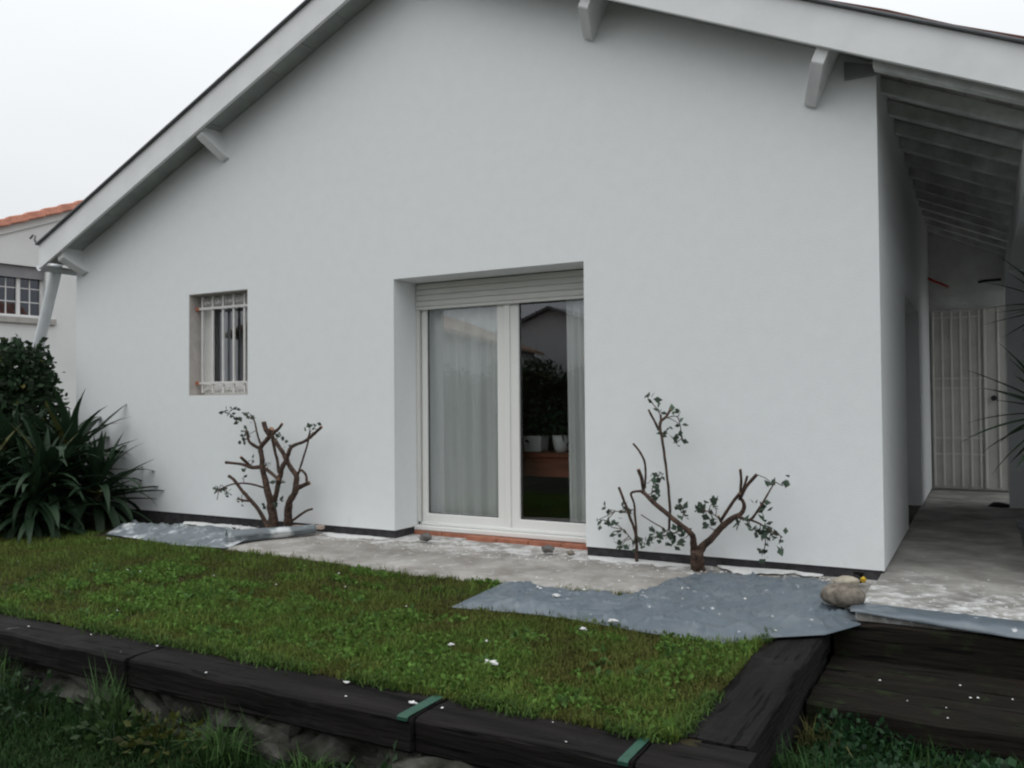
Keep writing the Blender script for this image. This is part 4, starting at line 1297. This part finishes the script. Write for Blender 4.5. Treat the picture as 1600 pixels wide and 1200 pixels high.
sheet('plastic_sheet', 'dusty pale plastic sheet lying by the wall near the spiky plants', v3(TL_BACK), v3(TL_FRONT), -0.105, M['tarp_pale'], 9, 0.045, 70, 26,
      lambda x, y: 0.03 * max(0, min(1, (x + 6.6))) + 0.05 * max(0, 1 - abs(y + 0.55) / 0.35))
# the rolled-up end of the pale sheet
m = MB()
n = 30
rws = []
for i in range(n + 1):
    t = i / n
    c = Vector((-5.70, -0.80, -0.03)).lerp(Vector((-5.28, -0.16, -0.015)), t)
    ax = Vector((0.55, 0.83, 0))
    sdv = Vector((0.83, -0.55, 0))
    row = []
    for k in range(31):
        a = k / 30 * 2 * math.pi * 1.6
        q = (0.062 - 0.012 * k / 30) * (1 + 0.16 * noise.noise(Vector((t * 7, a, 2)))) * (1 - 0.35 * t)
        row.append(tuple(c + sdv * math.cos(a) * q * 1.25 + Vector((0, 0, math.sin(a) * q))))
    rws.append(row)
m.grid(rws)
o = m.build('rolled_sheet', M['tarp_pale'], smooth=True)
o.modifiers.new('thick', 'SOLIDIFY').thickness = 0.003
tag(o, 'rolled up end of pale plastic with an open dark mouth by the lawn', 'plastic sheet', 'plastic sheets laid round the wall')

# ================================================================== STONES AND BITS


def pebble(name, label, c, s, material, seed, cat='stone', rough=0.25, group=None):
    m = MB()
    blob(m, (0, 0, 0), s, seed, 18, 12, rough)
    o = m.build(name, material, smooth=True)
    o.location = c
    return tag(o, label, cat, group)


pebble('cobble', 'big rounded brown stone holding down the plastic sheet', (-0.70, -0.955, 0.022), (0.118, 0.095, 0.068), M['stone'], 17, rough=0.10)
pebble('stone', 'pale yellowish stone behind the big rounded stone', (-0.775, -0.27, -0.035), (0.075, 0.055, 0.036), M['stone_pale'], 25, rough=0.3)
pebble('pebble', 'dark pebble left on the path below the left door jamb', (-4.14, -0.06, -0.022), (0.055, 0.04, 0.033), M['stone_grey'], 7, rough=0.5)
pebble('pebble', 'grey pebble on the path below the red sill', (-2.97, -0.09, -0.028), (0.05, 0.035, 0.028), M['stone_grey'], 8, rough=0.5)
pebble('pebble', 'small brown pebble on the path next to the grey one', (-2.76, -0.13, -0.034), (0.03, 0.025, 0.02), M['stone'], 9, rough=0.5)
sc_ = thing('garden_glove', 'crumpled black and yellow glove by the corner of the house', 'glove', (-0.70, -0.22, -0.02))
m = MB()
blob(m, (-0.715, -0.19, -0.02), (0.028, 0.022, 0.030), 12, 12, 8, 0.6)
for k in range(4):
    m.tube([(-0.728 + k * 0.012, -0.19, -0.015), (-0.735 + k * 0.016, -0.20, 0.012 + 0.008 * (k % 2)), (-0.74 + k * 0.018, -0.22, 0.02)], [0.009, 0.008, 0.005], 6)
m.build('glove_fingers', M['black'], sc_, smooth=True)
m = MB()
blob(m, (-0.678, -0.235, -0.022), (0.019, 0.014, 0.018), 13, 12, 8, 0.5)
m.build('glove_cuff', M['yellow'], sc_, smooth=True)
m = MB()
m.hexa([(-5.62, -0.20, -0.03), (-5.27, -0.08, -0.03), (-5.28, -0.03, -0.03), (-5.63, -0.15, -0.03), (-5.62, -0.20, 0.0), (-5.27, -0.08, 0.005), (-5.28, -0.03, 0.005), (-5.63, -0.15, 0.0)])
tag(m.build('broken_tile', mat('dusty_tile', (0.50, 0.40, 0.34), 0.9, var=0.2, vscale=10), bevel=0.004), 'dusty pinkish tile fragment at the foot of the left bush', 'tile')

# larger lumps of dropped plaster
lumps = [(-1.975, -2.66, -0.07, 0.045, 'largest white plaster lump on the grass in front'), (-2.31, -2.48, -0.075, 0.022, 'small white plaster crumb on the grass left of the largest lump'),
         (-2.18, -2.35, -0.075, 0.020, 'white plaster crumb on the grass behind the largest lump'), (-6.98, -1.01, -0.10, 0.038, 'white plaster lump on the lawn near the spiky plants'),
         (-1.84, -1.94, -0.07, 0.028, 'white plaster lump just in front of the plastic sheet'), (-1.73, -1.80, -0.045, 0.04, 'flat plaster lump on the front hem of the plastic sheet'),
         (-1.62, -0.90, -0.04, 0.032, 'plaster lump in the middle of the blue grey sheet'), (-2.25, -1.42, -0.042, 0.035, 'splash of plaster near the left tip of the blue grey sheet'),
         (-2.02, -3.20, -0.088, 0.022, 'plaster drop beside the left green strip'), (-2.42, -3.13, -0.088, 0.020, 'plaster drop on the middle of the splashed sleeper')]
for i, (x, y, z, s, lab) in enumerate(lumps):
    pebble('plaster_lump', lab, (x, y, z), (s * 0.7, s * 0.5, s * 0.22), M['plaster'], 60 + i, 'plaster', 1.0, 'dropped plaster lumps')
# uncountable fine crumbs
rs = np.random.RandomState(8)
cp = []
for _ in range(420):
    x = rs.uniform(-6.6, -0.8)
    cp.append((x, -0.03 - abs(rs.normal(0, 0.20)), -0.063, rs.uniform(0.004, 0.012)))
for _ in range(26):
    cp.append((rs.uniform(-2.6, -0.8), rs.uniform(-1.7, -0.3), -0.040, rs.uniform(0.005, 0.014)))
for _ in range(40):
    cp.append((rs.uniform(-0.6, 0.5), -1.0 + abs(rs.normal(0, 0.45)), -0.017, rs.uniform(0.004, 0.012)))
for _ in range(16):
    cp.append((rs.uniform(-7, -1.0), rs.uniform(-3.0, -1.1), -0.07, rs.uniform(0.004, 0.010)))
for _ in range(9):
    cp.append((rs.uniform(-5, -0.75), rs.uniform(-3.31, -3.06), -0.094, rs.uniform(0.003, 0.009)))
for _ in range(9):
    cp.append((rs.uniform(-0.7, 0.4), rs.uniform(-1.93, -1.2), -0.252, rs.uniform(0.003, 0.008)))
V = []; F = []
for x, y, z, s in cp:
    o = len(V)
    for k in range(5):
        a = k * 1.2566 + rs.uniform(-0.4, 0.4)
        q = s * rs.uniform(0.6, 1.3)
        V.append((x + q * math.cos(a), y + q * math.sin(a), z))
    V.append((x, y, z + s * 0.6))
    for k in range(5):
        F += [o + k, o + (k + 1) % 5, o + 5]
tag(mesh_np('plaster_crumbs', V, F, 3, None, M['plaster']), 'fine white plaster crumbs scattered along the wall and path', 'plaster', kind='stuff')

# powdery plaster swept against the foot of the wall
for (xa, xb, y_, zz) in ((-7.05, -6.05, -0.10, -0.062), (-5.30, -4.55, -0.03, -0.064), (-2.66, -1.86, -0.03, -0.064), (-1.66, -0.95, -0.03, -0.050)):
    m = MB()
    nx_ = int((xb - xa) * 50)
    rws = []
    for j in range(9):
        t = j / 8
        row = []
        for i in range(nx_ + 1):
            x = xa + (xb - xa) * i / nx_
            e = min(1, (x - xa) / 0.2, (xb - x) / 0.2) ** 0.5
            wd = (0.10 + 0.13 * noise.noise(Vector((x * 3.1, 1, 2))) + 0.08 * noise.noise(Vector((x * 11, 5, 2))) + 0.05 * noise.noise(Vector((x * 29, 5, 2)))) * e + 0.012
            h = 0.011 * math.sin(math.pi * min(1, t * 0.8 + 0.2)) * e * (1 + 0.5 * noise.noise(Vector((x * 9, t * 3, 7))))
            row.append((x, y_ - wd * t, zz + (h if 0 < j < 8 else -0.006)))
        rws.append(row)
    m.grid(rws[::-1])
    tag(m.build('plaster_dust', M['plaster'], smooth=True), 'white plaster dust lying along the foot of the wall', 'plaster', kind='stuff')

# porch odds and ends
m = MB().tube([(-0.56, 5.60, 2.60), (-0.50, 5.70, 2.57), (-0.43, 5.80, 2.55), (-0.36, 5.90, 2.52)], 0.016, 7)
tag(m.build('red_hose_end', M['red'], smooth=True), 'short red hose end fixed high in the porch corner', 'hose')
m = MB().tube([(-0.02, 5.90, 2.55), (0.03, 5.86, 2.555), (0.22, 5.86, 2.56)], 0.018, 7)
tag(m.build('dark_rail', M['black'], smooth=True), 'short dark rail on the wall above the porch gate', 'rail')
m = MB()
blob(m, (0.13, 4.28, -0.005), (0.10, 0.05, 0.03), 71, 14, 8, 0.4)
tag(m.build('dark_cloth', M['black'], smooth=True), 'small dark rag on the porch floor beside the post wall', 'rag')


# ================================================================== PRUNED BUSHES
def bush(name, label, data, leaves, ground, seed, lsize=(0.035, 0.065), per=5, spread=0.03, tone=(0.048, 0.078, 0.052), thick=1.25):
    bx_ = data[0][0]
    t = thing(name, label, 'bush', (bx_[0], bx_[1], ground))
    for bi, b in enumerate(data):
        p = [tuple(q) for q in b]
        if p[0][2] < ground + 0.09:                         # rises out of the ground
            p = [(p[0][0], p[0][1], ground - 0.08, p[0][3] * 1.15)] + p
        sp = smooth_path(p, 4)
        pts, rad = [], []
        for i, q in enumerate(sp):
            nv = Vector((noise.noise(Vector((q[0] * 16, q[2] * 16, seed))), noise.noise(Vector((q[0] * 16, q[2] * 16, seed + 9))), 0)) * min(0.007, q[3] * 0.5)
            pts.append(Vector(q[:3]) + nv)
            rad.append((max(0.0025, q[3]) * thick) * (1 + 0.18 * noise.noise(Vector((q[0] * 30, q[1] * 30, q[2] * 30)))))
        m = MB().tube(pts, rad, 8)
        o = m.build('branch', M['bark'], t, smooth=True)
        if rad[-1] > 0.008 and pts[-1].z > 0.25:                                  # the sawn end
            d = (pts[-1] - pts[-2]).normalized()
            MB().tube([pts[-1] + d * 0.0005, pts[-1] + d * 0.002], [rad[-1] * 0.93, rad[-1] * 0.9], 8).build('sawn_end', M['cut'], o)
    rs = np.random.RandomState(seed)
    allp = np.array([q for b in data for q in smooth_path(b, 3)])
    for lf in leaves:                                        # a twig from the nearest branch to each spray of leaves
        dist = np.linalg.norm(allp[:, :3] - np.array(lf), axis=1)
        a_ = allp[int(dist.argmin())]
        if dist.min() < 0.02: continue
        md = [(a_[k] + lf[k]) / 2 + rs.uniform(-0.015, 0.015) for k in range(3)]
        en = [lf[k] + rs.uniform(-0.015, 0.015) for k in range(3)]
        MB().tube([tuple(float(v) for v in a_[:3]), tuple(map(float, md)), tuple(map(float, en))], [0.0035, 0.003, 0.002], 5).build('twig', M['bark'], t)
    L = np.repeat(np.array(leaves), per, axis=0) + rs.normal(0, spread, (len(leaves) * per, 3)) * (1, 0.8, 1)
    n = len(L)
    tn = rs.uniform(0.5, 1.5, (n, 1)) * np.array([tone]) + rs.uniform(0, 0.012, (n, 1))
    lo_ = leaf_cards('leaves', L, rs.uniform(lsize[0], lsize[1], n), tn, M['leaf'], t, width=0.72, seed=seed)
    tag(lo_, kind='stuff')
    return t


bush('pruned_bush', 'hard pruned many stemmed bush between small window and french door', SHRUB_L, LEAF_L, -0.06, 51, per=4, spread=0.020, lsize=(0.035, 0.06), thick=1.5)
bush('pruned_bush', 'hard pruned thick trunked bush forking wide right of the french door', SHRUB_R, LEAF_R, -0.06, 52, per=5, spread=0.018, lsize=(0.04, 0.07), thick=1.4)
bush('young_bush', 'small thin stemmed bush close to the right door jamb', SAPLING, LEAF_S, -0.06, 53, per=4, spread=0.020, lsize=(0.04, 0.065), thick=1.35)

# ================================================================== SPIKY PLANTS, LEFT AND RIGHT


def leaf_mesh(name, length, width, bend, material, seg=7):
    """one sword leaf along +x, folded along its midrib, tip drooping by bend"""
    m = MB()
    ctr = []
    a = 0
    x = z = 0
    for i in range(seg + 1):
        ctr.append((x, z, a))
        a -= bend / seg * (0.5 + i / seg)
        x += length / seg * math.cos(a)
        z += length / seg * math.sin(a)
    for i, (x, z, a) in enumerate(ctr):
        t = i / seg
        wv = width * 0.5 * (0.55 + 0.45 * min(1, t * 3)) * (1 - t ** 2.6) + 0.0008
        f = wv * 0.45
        m.v += [(x, -wv, z + f), (x, 0, z), (x, wv, z + f)]
    for i in range(seg):
        o = i * 3
        m.f += [(o, o + 1, o + 4, o + 3), (o + 1, o + 2, o + 5, o + 4)]
    me = bpy.data.meshes.new(name)
    me.from_pydata(m.v, [], m.f)
    me.polygons.foreach_set('use_smooth', [True] * len(me.polygons))
    me.materials.append(material)
    me.update()
    return me


LEAFS = [leaf_mesh('sword_leaf', L, wd, b, M['yucca']) for L, wd, b in ((0.62, 0.085, 0.25), (0.66, 0.075, 0.8), (0.60, 0.085, 1.5), (0.52, 0.07, 0.1), (0.66, 0.08, 1.9))]
LEAF_OLD = leaf_mesh('sword_leaf', 0.58, 0.055, 0.4, M['yucca_old'])
LEAFS_THIN = [leaf_mesh('sword_leaf', L, wd, b, M['yucca']) for L, wd, b in ((0.55, 0.046, 0.15), (0.62, 0.044, 0.40), (0.5, 0.042, 0.05))]


def spiky(name, label, loc, heads, leaves, seed, old=0.0, cat='yucca', group=None, scale=1.0):
    """heads: (offset x, y, height, number of leaves, lowest pitch, highest pitch)"""
    rs = random.Random(seed)
    t = thing(name, label, cat, loc, group)
    for hx, hy, hz, n, p0, p1 in heads:
        m = MB()
        m.tube([(loc[0] + hx * 0.3, loc[1] + hy * 0.3, loc[2] - 0.05), (loc[0] + hx * 0.7, loc[1] + hy * 0.7, loc[2] + hz * 0.5), (loc[0] + hx, loc[1] + hy, loc[2] + hz + 0.06)],
               [0.06, 0.05, 0.04], 9)
        m.build('trunk', M['trunk'], t, smooth=True)
        for k in range(n):
            f = (k + 0.5) / n
            o = bpy.data.objects.new('leaf', LEAF_OLD if rs.random() < old else rs.choice(leaves))
            C.objects.link(o)
            o.parent = t
            pitch = p0 + (p1 - p0) * f + rs.uniform(-0.12, 0.12)
            az = k * 2.39996 + rs.uniform(-0.25, 0.25)
            o.location = (hx, hy, hz - 0.10 * (1 - f) + 0.06 * f)
            o.rotation_euler = (0, -pitch, az)
            q = scale * rs.uniform(0.85, 1.15)
            o.scale = (q, q, q)
    return t


GP = 'spiky plants in front of the dark shrub'
spiky('spiky_plant', 'tall spiky plant leaning against the wall corner, its leaves standing above the others', (-8.38, -0.50, -0.12),
      [(0.05, 0, 0.62, 66, -0.2, 1.45), (0.1, -0.1, 0.25, 26, -0.5, 0.7)], LEAFS, 3, 0.05, 'spiky plant', GP, 1.25)
spiky('spiky_plant', 'spiky plant at the right end of the clump, arching toward the plastic sheet', (-7.88, -0.50, -0.12),
      [(0.0, 0.0, 0.34, 66, -0.35, 1.4)], LEAFS, 4, 0.04, 'spiky plant', GP, 1.12)
spiky('spiky_plant', 'low drooping spiky plant at the front of the clump', (-7.98, -1.12, -0.12),
      [(0, 0, 0.30, 69, -0.5, 1.3)], LEAFS, 5, 0.02, 'spiky plant', GP, 1.1)
spiky('spiky_plant', 'spiky plant at the left edge of the picture above the lawn', (-8.40, -1.35, -0.12),
      [(0, 0, 0.45, 72, -0.4, 1.4), (-0.1, 0.1, 0.2, 24, -0.6, 0.5)], LEAFS, 6, 0.06, 'spiky plant', GP, 1.1)
spiky('spiky_plant', 'yellow tinged spiky plant half hidden behind the front ones', (-8.75, -0.85, -0.12),
      [(0, 0, 0.60, 72, -0.3, 1.4), (0.15, -0.1, 0.2, 26, -0.6, 0.5)], LEAFS, 7, 0.10, 'spiky plant', GP, 1.15)
spiky('spiky_plant', 'spiky plant in the middle of the clump with leaves bent down over the lawn', (-8.0, -0.95, -0.12),
      [(0, 0, 0.50, 81, -0.4, 1.3), (0.1, -0.1, 0.15, 30, -0.4, 0.6)], LEAFS, 8, 0.03, 'spiky plant', GP, 1.1)
spiky('spiky_plant', 'spiky plant at the back of the clump below the leafy shrub', (-9.0, -1.25, -0.12),
      [(0, 0, 0.62, 70, -0.4, 1.3), (0.1, -0.1, 0.2, 36, -0.6, 0.6)], LEAFS, 9, 0.06, 'spiky plant', GP, 1.2)
# dark leafy shrub behind them
rs = np.random.RandomState(77)
sh = thing('leafy_shrub', 'dense dark green shrub with rounded leaves below the slanted downpipe', 'shrub', (-10.0, -0.5, -0.12))
n = 15000
lob = np.array([(-10.5, -0.6, 1.33, 0.85, 0.8, 0.66), (-9.75, -0.55, 1.25, 0.72, 0.75, 0.64), (-9.45, -0.5, 0.85, 0.55, 0.6, 0.68), (-11.4, -0.7, 1.15, 0.9, 0.8, 0.7), (-10.3, -0.7, 0.5, 1.4, 0.9, 0.6),
                (-9.35, -0.35, 1.55, 0.22, 0.25, 0.27), (-8.9, -0.65, 0.45, 0.65, 0.55, 0.55)])
k = rs.choice(len(lob), n, p=[0.25, 0.21, 0.14, 0.16, 0.14, 0.03, 0.07])
d = rs.normal(size=(n, 3)); d /= np.linalg.norm(d, axis=1)[:, None]
q = rs.uniform(0.55, 1.0, n) ** 0.5 * (1 + 0.10 * np.sin(d[:, 0] * 7 + k) * np.cos(d[:, 2] * 6))
P = lob[k, :3] + d * lob[k, 3:] * q[:, None] + rs.normal(0, 0.035, (n, 3))
P[:, 2] = np.maximum(P[:, 2], -0.1)
tn = rs.uniform(0.35, 1.6, (n, 1)) * np.array([[0.018, 0.038, 0.016]])
tn[rs.rand(n) < 0.03] = (0.10, 0.10, 0.02)
leaf_cards('crown', P, rs.uniform(0.06, 0.11, n), tn, M['leaf'], sh, width=0.62, seed=78)
for sx, sy, ex, ez in ((-10.2, -0.5, -10.5, 1.2), (-9.9, -0.5, -9.7, 1.2), (-10.0, -0.45, -9.4, 0.9), (-10.3, -0.5, -11.2, 1.1)):
    MB().tube([(sx, sy, -0.15), ((sx * 2 + ex) / 3, sy, ez * 0.4), (ex, sy - 0.05, ez)], [0.045, 0.035, 0.012], 7).build('stem', M['bark'], sh, smooth=True)

# potted yucca on the porch, mostly outside the picture
yl = thing('potted_yucca', 'dark spiky potted plant poking in at the right edge of the porch', 'yucca', (0.40, 0.42, -0.02))
MB().lathe([(0.13, 0), (0.17, 0.05), (0.21, 0.28), (0.225, 0.30), (0.225, 0.34), (0.195, 0.34), (0.18, 0.28)], (0.40, 0.42, -0.02), 28).build('pot', M['ceramic'], yl, smooth=True)
for hx, hz, n, p0, p1, sc in ((0.02, 1.06, 46, -0.75, 1.35, 1.0), (0.0, 1.75, 34, -0.5, 1.4, 0.72)):
    rs_ = random.Random(int(hz * 100))
    MB().tube([(0.40, 0.42, 0.2), (0.40 + hx * 1.6, 0.43, hz * 0.6), (0.40 + hx, 0.42, hz + 0.04)], [0.035, 0.03, 0.03], 8).build('trunk', M['trunk'], yl, smooth=True)
    for k in range(n):
        f = (k + 0.5) / n
        o = bpy.data.objects.new('leaf', rs_.choice(LEAFS_THIN))
        C.objects.link(o)
        o.parent = yl
        o.location = (hx, 0, hz + 0.02 - 0.08 * (1 - f))
        o.rotation_euler = (0, -(p0 + (p1 - p0) * f + rs_.uniform(-0.12, 0.12)), k * 2.39996 + rs_.uniform(-0.2, 0.2))
        q = sc * rs_.uniform(0.85, 1.12)
        o.scale = (q, q, q)

# ================================================================== GRASS
rs = np.random.RandomState(21)


def lawn_pts(n, x0, x1, y0, y1):
    return np.stack([rs.uniform(x0, x1, n), rs.uniform(y0, y1, n)], 1)


P = np.concatenate([lawn_pts(150000, -9.5, -0.97, -3.10, -0.75), lawn_pts(90000, -4.2, -0.97, -3.08, -1.7), lawn_pts(30000, -16, -7.0, -3.05, 1.0)])
tarp_poly = [tuple(a) for a in T_FRONT] + [tuple(a) for a in T_BACK[::-1]]
tl_poly = [tuple(a) for a in TL_FRONT] + [tuple(a) for a in TL_BACK[::-1]]
keep = ~inside([(a, b + 0.05) for a, b in tarp_poly], P) & ~inside(tl_poly, P)
edge = np.array([fr_y(x) for x in P[:, 0]]) if len(P) < 1000 else (-1.02 - 0.07 * np.sin(P[:, 0] * 1.7 + 1) - 0.05 * np.maximum(0, P[:, 0] + 2.2))
edge = np.where(P[:, 0] < -5.8, 1.0, edge - 0.01 + 0.02 * np.sin(P[:, 0] * 13) + 0.02 * np.sin(P[:, 0] * 31))
keep &= (P[:, 1] < edge)
keep &= ~((P[:, 0] > -7.4) & (P[:, 0] < -5.4) & (P[:, 1] > -0.95))
f1 = cheap_field(P, 3, 1.6)
f2 = cheap_field(P, 4, 5.0)
f3 = cheap_field(P, 5, 14.0)
bare = (f2 + f3 * 0.7 > 1.9) & (rs.rand(len(P)) < 0.75)
keep &= ~bare
P, f1, f2, f3 = P[keep], f1[keep], f2[keep], f3[keep]
n = len(P)
mixv = np.clip(0.63 + 0.16 * f1 + 0.18 * f2 + 0.12 * f3 + rs.normal(0, 0.16, n), 0, 1)[:, None]
tn = (1 - mixv) * np.array([[0.106, 0.098, 0.028]]) + mixv * np.array([[0.094, 0.164, 0.030]])
tn *= rs.uniform(0.6, 1.35, (n, 1)) * (1 + 0.12 * f3[:, None])
zl = UP + 0.003 - 0.03 * np.clip((-6.2 - P[:, 0]) / 1.5, 0, 1)
hl = rs.gamma(4.0, 0.0062, n).clip(0.010, 0.070) * (1 + 0.12 * np.clip(f2, -1, 1.5)) * (1 + 0.15 * np.clip(f3, -1, 1.5))
o = blades('lawn_grass', P, zl, hl, 0.0055, np.clip(tn, 0.004, 1), M['grass'], 0.85, 22)
tag(o, 'short mossy green and brown grass of the raised lawn', 'grass', kind='stuff')
# broader clover and moss leaves in clumps
Q = lawn_pts(60000, -5.5, -1.0, -3.05, -1.1)
h2 = cheap_field(Q, 9, 7.0)
keep = (h2 > 0.25) & ~inside([(a, b + 0.02) for a, b in tarp_poly], Q) & (Q[:, 1] < -1.10 - 0.05 * np.maximum(0, Q[:, 0] + 2.2))
Q = Q[keep]
n = len(Q)
tn = rs.uniform(0.6, 1.5, (n, 1)) * np.array([[0.086, 0.162, 0.032]])
o = leaf_cards('clover', np.stack([Q[:, 0], Q[:, 1], UP + rs.uniform(0.004, 0.028, n)], 1), rs.uniform(0.014, 0.030, n), tn, M['grass'], width=0.9, up=0.3, seed=24)
tag(o, 'small clover leaves growing through the raised lawn', 'clover', kind='stuff')

# longer blades hanging over the timber and flat rosettes in the turf
E_ = np.concatenate([np.stack([rs.uniform(-7, -0.98, 5200), -3.075 + rs.normal(0, 0.022, 5200)], 1), np.stack([-0.985 + rs.normal(0, 0.018, 1300), rs.uniform(-3.02, -1.5, 1300)], 1)])
n = len(E_)
gap = cheap_field(E_, 17, 6.0) > -0.3
E_ = E_[gap]; n = len(E_)
o = blades('edge_grass', E_, UP, rs.uniform(0.025, 0.075, n), 0.006, rs.uniform(0.5, 1.4, (n, 1)) * np.array([[0.066, 0.120, 0.028]]), M['grass'], 1.2, 27)
tag(o, 'longer grass blades hanging over the inner edge of the sleepers', 'grass', kind='stuff')
WP = []
for _ in range(70):
    cx, cy = rs.uniform(-6, -1.1), rs.uniform(-3.0, -1.95)
    for k in range(8):
        a = rs.uniform(0, 6.28); q = rs.uniform(0.0, 0.03)
        WP.append((cx + q * math.cos(a), cy + q * math.sin(a), UP + 0.022 + rs.uniform(0, 0.012)))
n = len(WP)
o = leaf_cards('turf_weeds', WP, rs.uniform(0.03, 0.055, n), rs.uniform(0.6, 1.3, (n, 1)) * np.array([[0.070, 0.135, 0.036]]), M['grass'], width=0.5, up=0.15, seed=29)
tag(o, 'small flat leaved weeds dotted through the lawn', 'weed', kind='stuff')

# lower garden: rough grass against the edging
P = np.concatenate([lawn_pts(70000, -7.5, -0.6, -4.4, -3.36), lawn_pts(16000, -0.70, 1.0, -3.3, -1.97)])
n = len(P)
f2 = cheap_field(P, 13, 4.0); f3 = cheap_field(P, 14, 11.0)
mixv = np.clip(0.5 + 0.25 * f2 + rs.normal(0, 0.2, n), 0, 1)[:, None]
tn = ((1 - mixv) * np.array([[0.026, 0.040, 0.012]]) + mixv * np.array([[0.018, 0.062, 0.016]])) * rs.uniform(0.5, 1.4, (n, 1))
near = np.clip((P[:, 1] + 3.75) / 0.4, 0, 1)
hl = rs.uniform(0.025, 0.06, n) * (1 + 0.35 * np.clip(f3, -1, 2)) * (1 + 1.5 * near * rs.uniform(0, 1, n))
o = blades('rough_grass', P, LOW, hl, 0.0065, np.clip(tn, 0.003, 1), M['grass'], 0.9, 25)
tag(o, 'rough dark green grass of the lower garden below the sleepers', 'grass', kind='stuff')


def tuft(name, label, x, y, z, nb_, h, seed, tone=(0.05, 0.10, 0.03), spread=0.06, lean=1.0, cat='grass tuft', width=0.007):
    r_ = np.random.RandomState(seed)
    xy = r_.normal(0, spread, (nb_, 2)) * (1, 0.5) + (x, y)
    o = blades(name, xy, z, r_.uniform(0.45, 1.1, nb_) * h, width, r_.uniform(0.5, 1.6, (nb_, 1)) * np.array([tone]), M['grass'], lean, seed)
    return tag(o, label, cat, 'tufts growing against the sleepers')


tuft('grass_tuft', 'tall grass tuft climbing the edging near the left picture border', -4.55, -3.42, LOW, 170, 0.30, 41)
tuft('grass_tuft', 'thin tuft reaching over the bitten sleeper edge at the left joint', -3.62, -3.42, LOW, 90, 0.38, 42, (0.06, 0.11, 0.04), 0.05, 0.7)
tuft('grass_tuft', 'arching grass tuft below the splashed sleeper', -2.85, -3.44, LOW, 190, 0.28, 43)
tuft('grass_tuft', 'low wide tuft further right below the splashed sleeper', -2.35, -3.43, LOW, 120, 0.20, 44)
tuft('grass_tuft', 'long bladed tuft at the foot of the corner beside the step', -0.68, -2.55, LOW, 150, 0.26, 45, (0.035, 0.08, 0.025))
tuft('grass_tuft', 'dry tuft at the end of the sleeper beside the step', -0.68, -2.15, LOW, 70, 0.20, 46, (0.10, 0.10, 0.035))


def weed(label, x, y, z, n, s, seed, tone):
    n = int(n * 1.3)
    t = thing('leafy_weed', label, 'weed', (x, y, z), 'weeds below the sleepers')
    r_ = np.random.RandomState(seed)
    p = r_.normal(0, 1, (n, 3)) * (s, s * 0.5, s * 0.45) + (x, y, z + s * 0.9)
    p[:, 2] = np.maximum(p[:, 2], z + 0.01)
    o = leaf_cards('leaves', p, r_.uniform(0.025, 0.055, n), r_.uniform(0.4, 1.2, (n, 1)) * np.array([tone]) * 0.7, M['leaf'], t, width=0.6, up=0.5, seed=seed)
    tag(o, kind='stuff')
    for k in range(5):
        q = p[k]
        MB().tube([(x, y, z - 0.01), ((x + q[0]) / 2, (y + q[1]) / 2, (z + q[2]) / 2 + 0.02), tuple(float(a) for a in q)], [0.004, 0.003, 0.002], 5).build('stem', M['yucca'], t)
    return t


weed('broad leaved weed under the left sleeper joint', -3.42, -3.52, LOW, 150, 0.11, 61, (0.045, 0.09, 0.022))
weed('yellowish leaved weed just right of the left sleeper joint', -3.12, -3.50, LOW, 110, 0.10, 62, (0.085, 0.10, 0.02))
weed('dark leaved weed below the green strip', -2.0, -3.48, LOW, 130, 0.10, 63, (0.028, 0.065, 0.025))
weed('dark weed at the left border below the footing', -4.1, -3.55, LOW, 140, 0.12, 64, (0.025, 0.065, 0.02))
# ivy below the step
r_ = np.random.RandomState(91)
n = 9000
p = np.stack([r_.uniform(-0.66, 1.3, n), r_.uniform(-3.2, -1.98, n), np.zeros(n)], 1)
hh = 0.07 + 0.05 * cheap_field(p, 6, 5.0)
p[:, 2] = LOW + 0.01 + np.clip(hh, 0.02, 0.2) * r_.uniform(0.3, 1.0, n)
tn = r_.uniform(0.4, 1.5, (n, 1)) * np.array([[0.016, 0.050, 0.018]])
o = leaf_cards('ivy', p, r_.uniform(0.02, 0.042, n), tn, M['leaf'], width=0.9, up=0.35, seed=92)
tag(o, 'dark green ivy covering the ground below the porch step', 'ivy', kind='stuff')
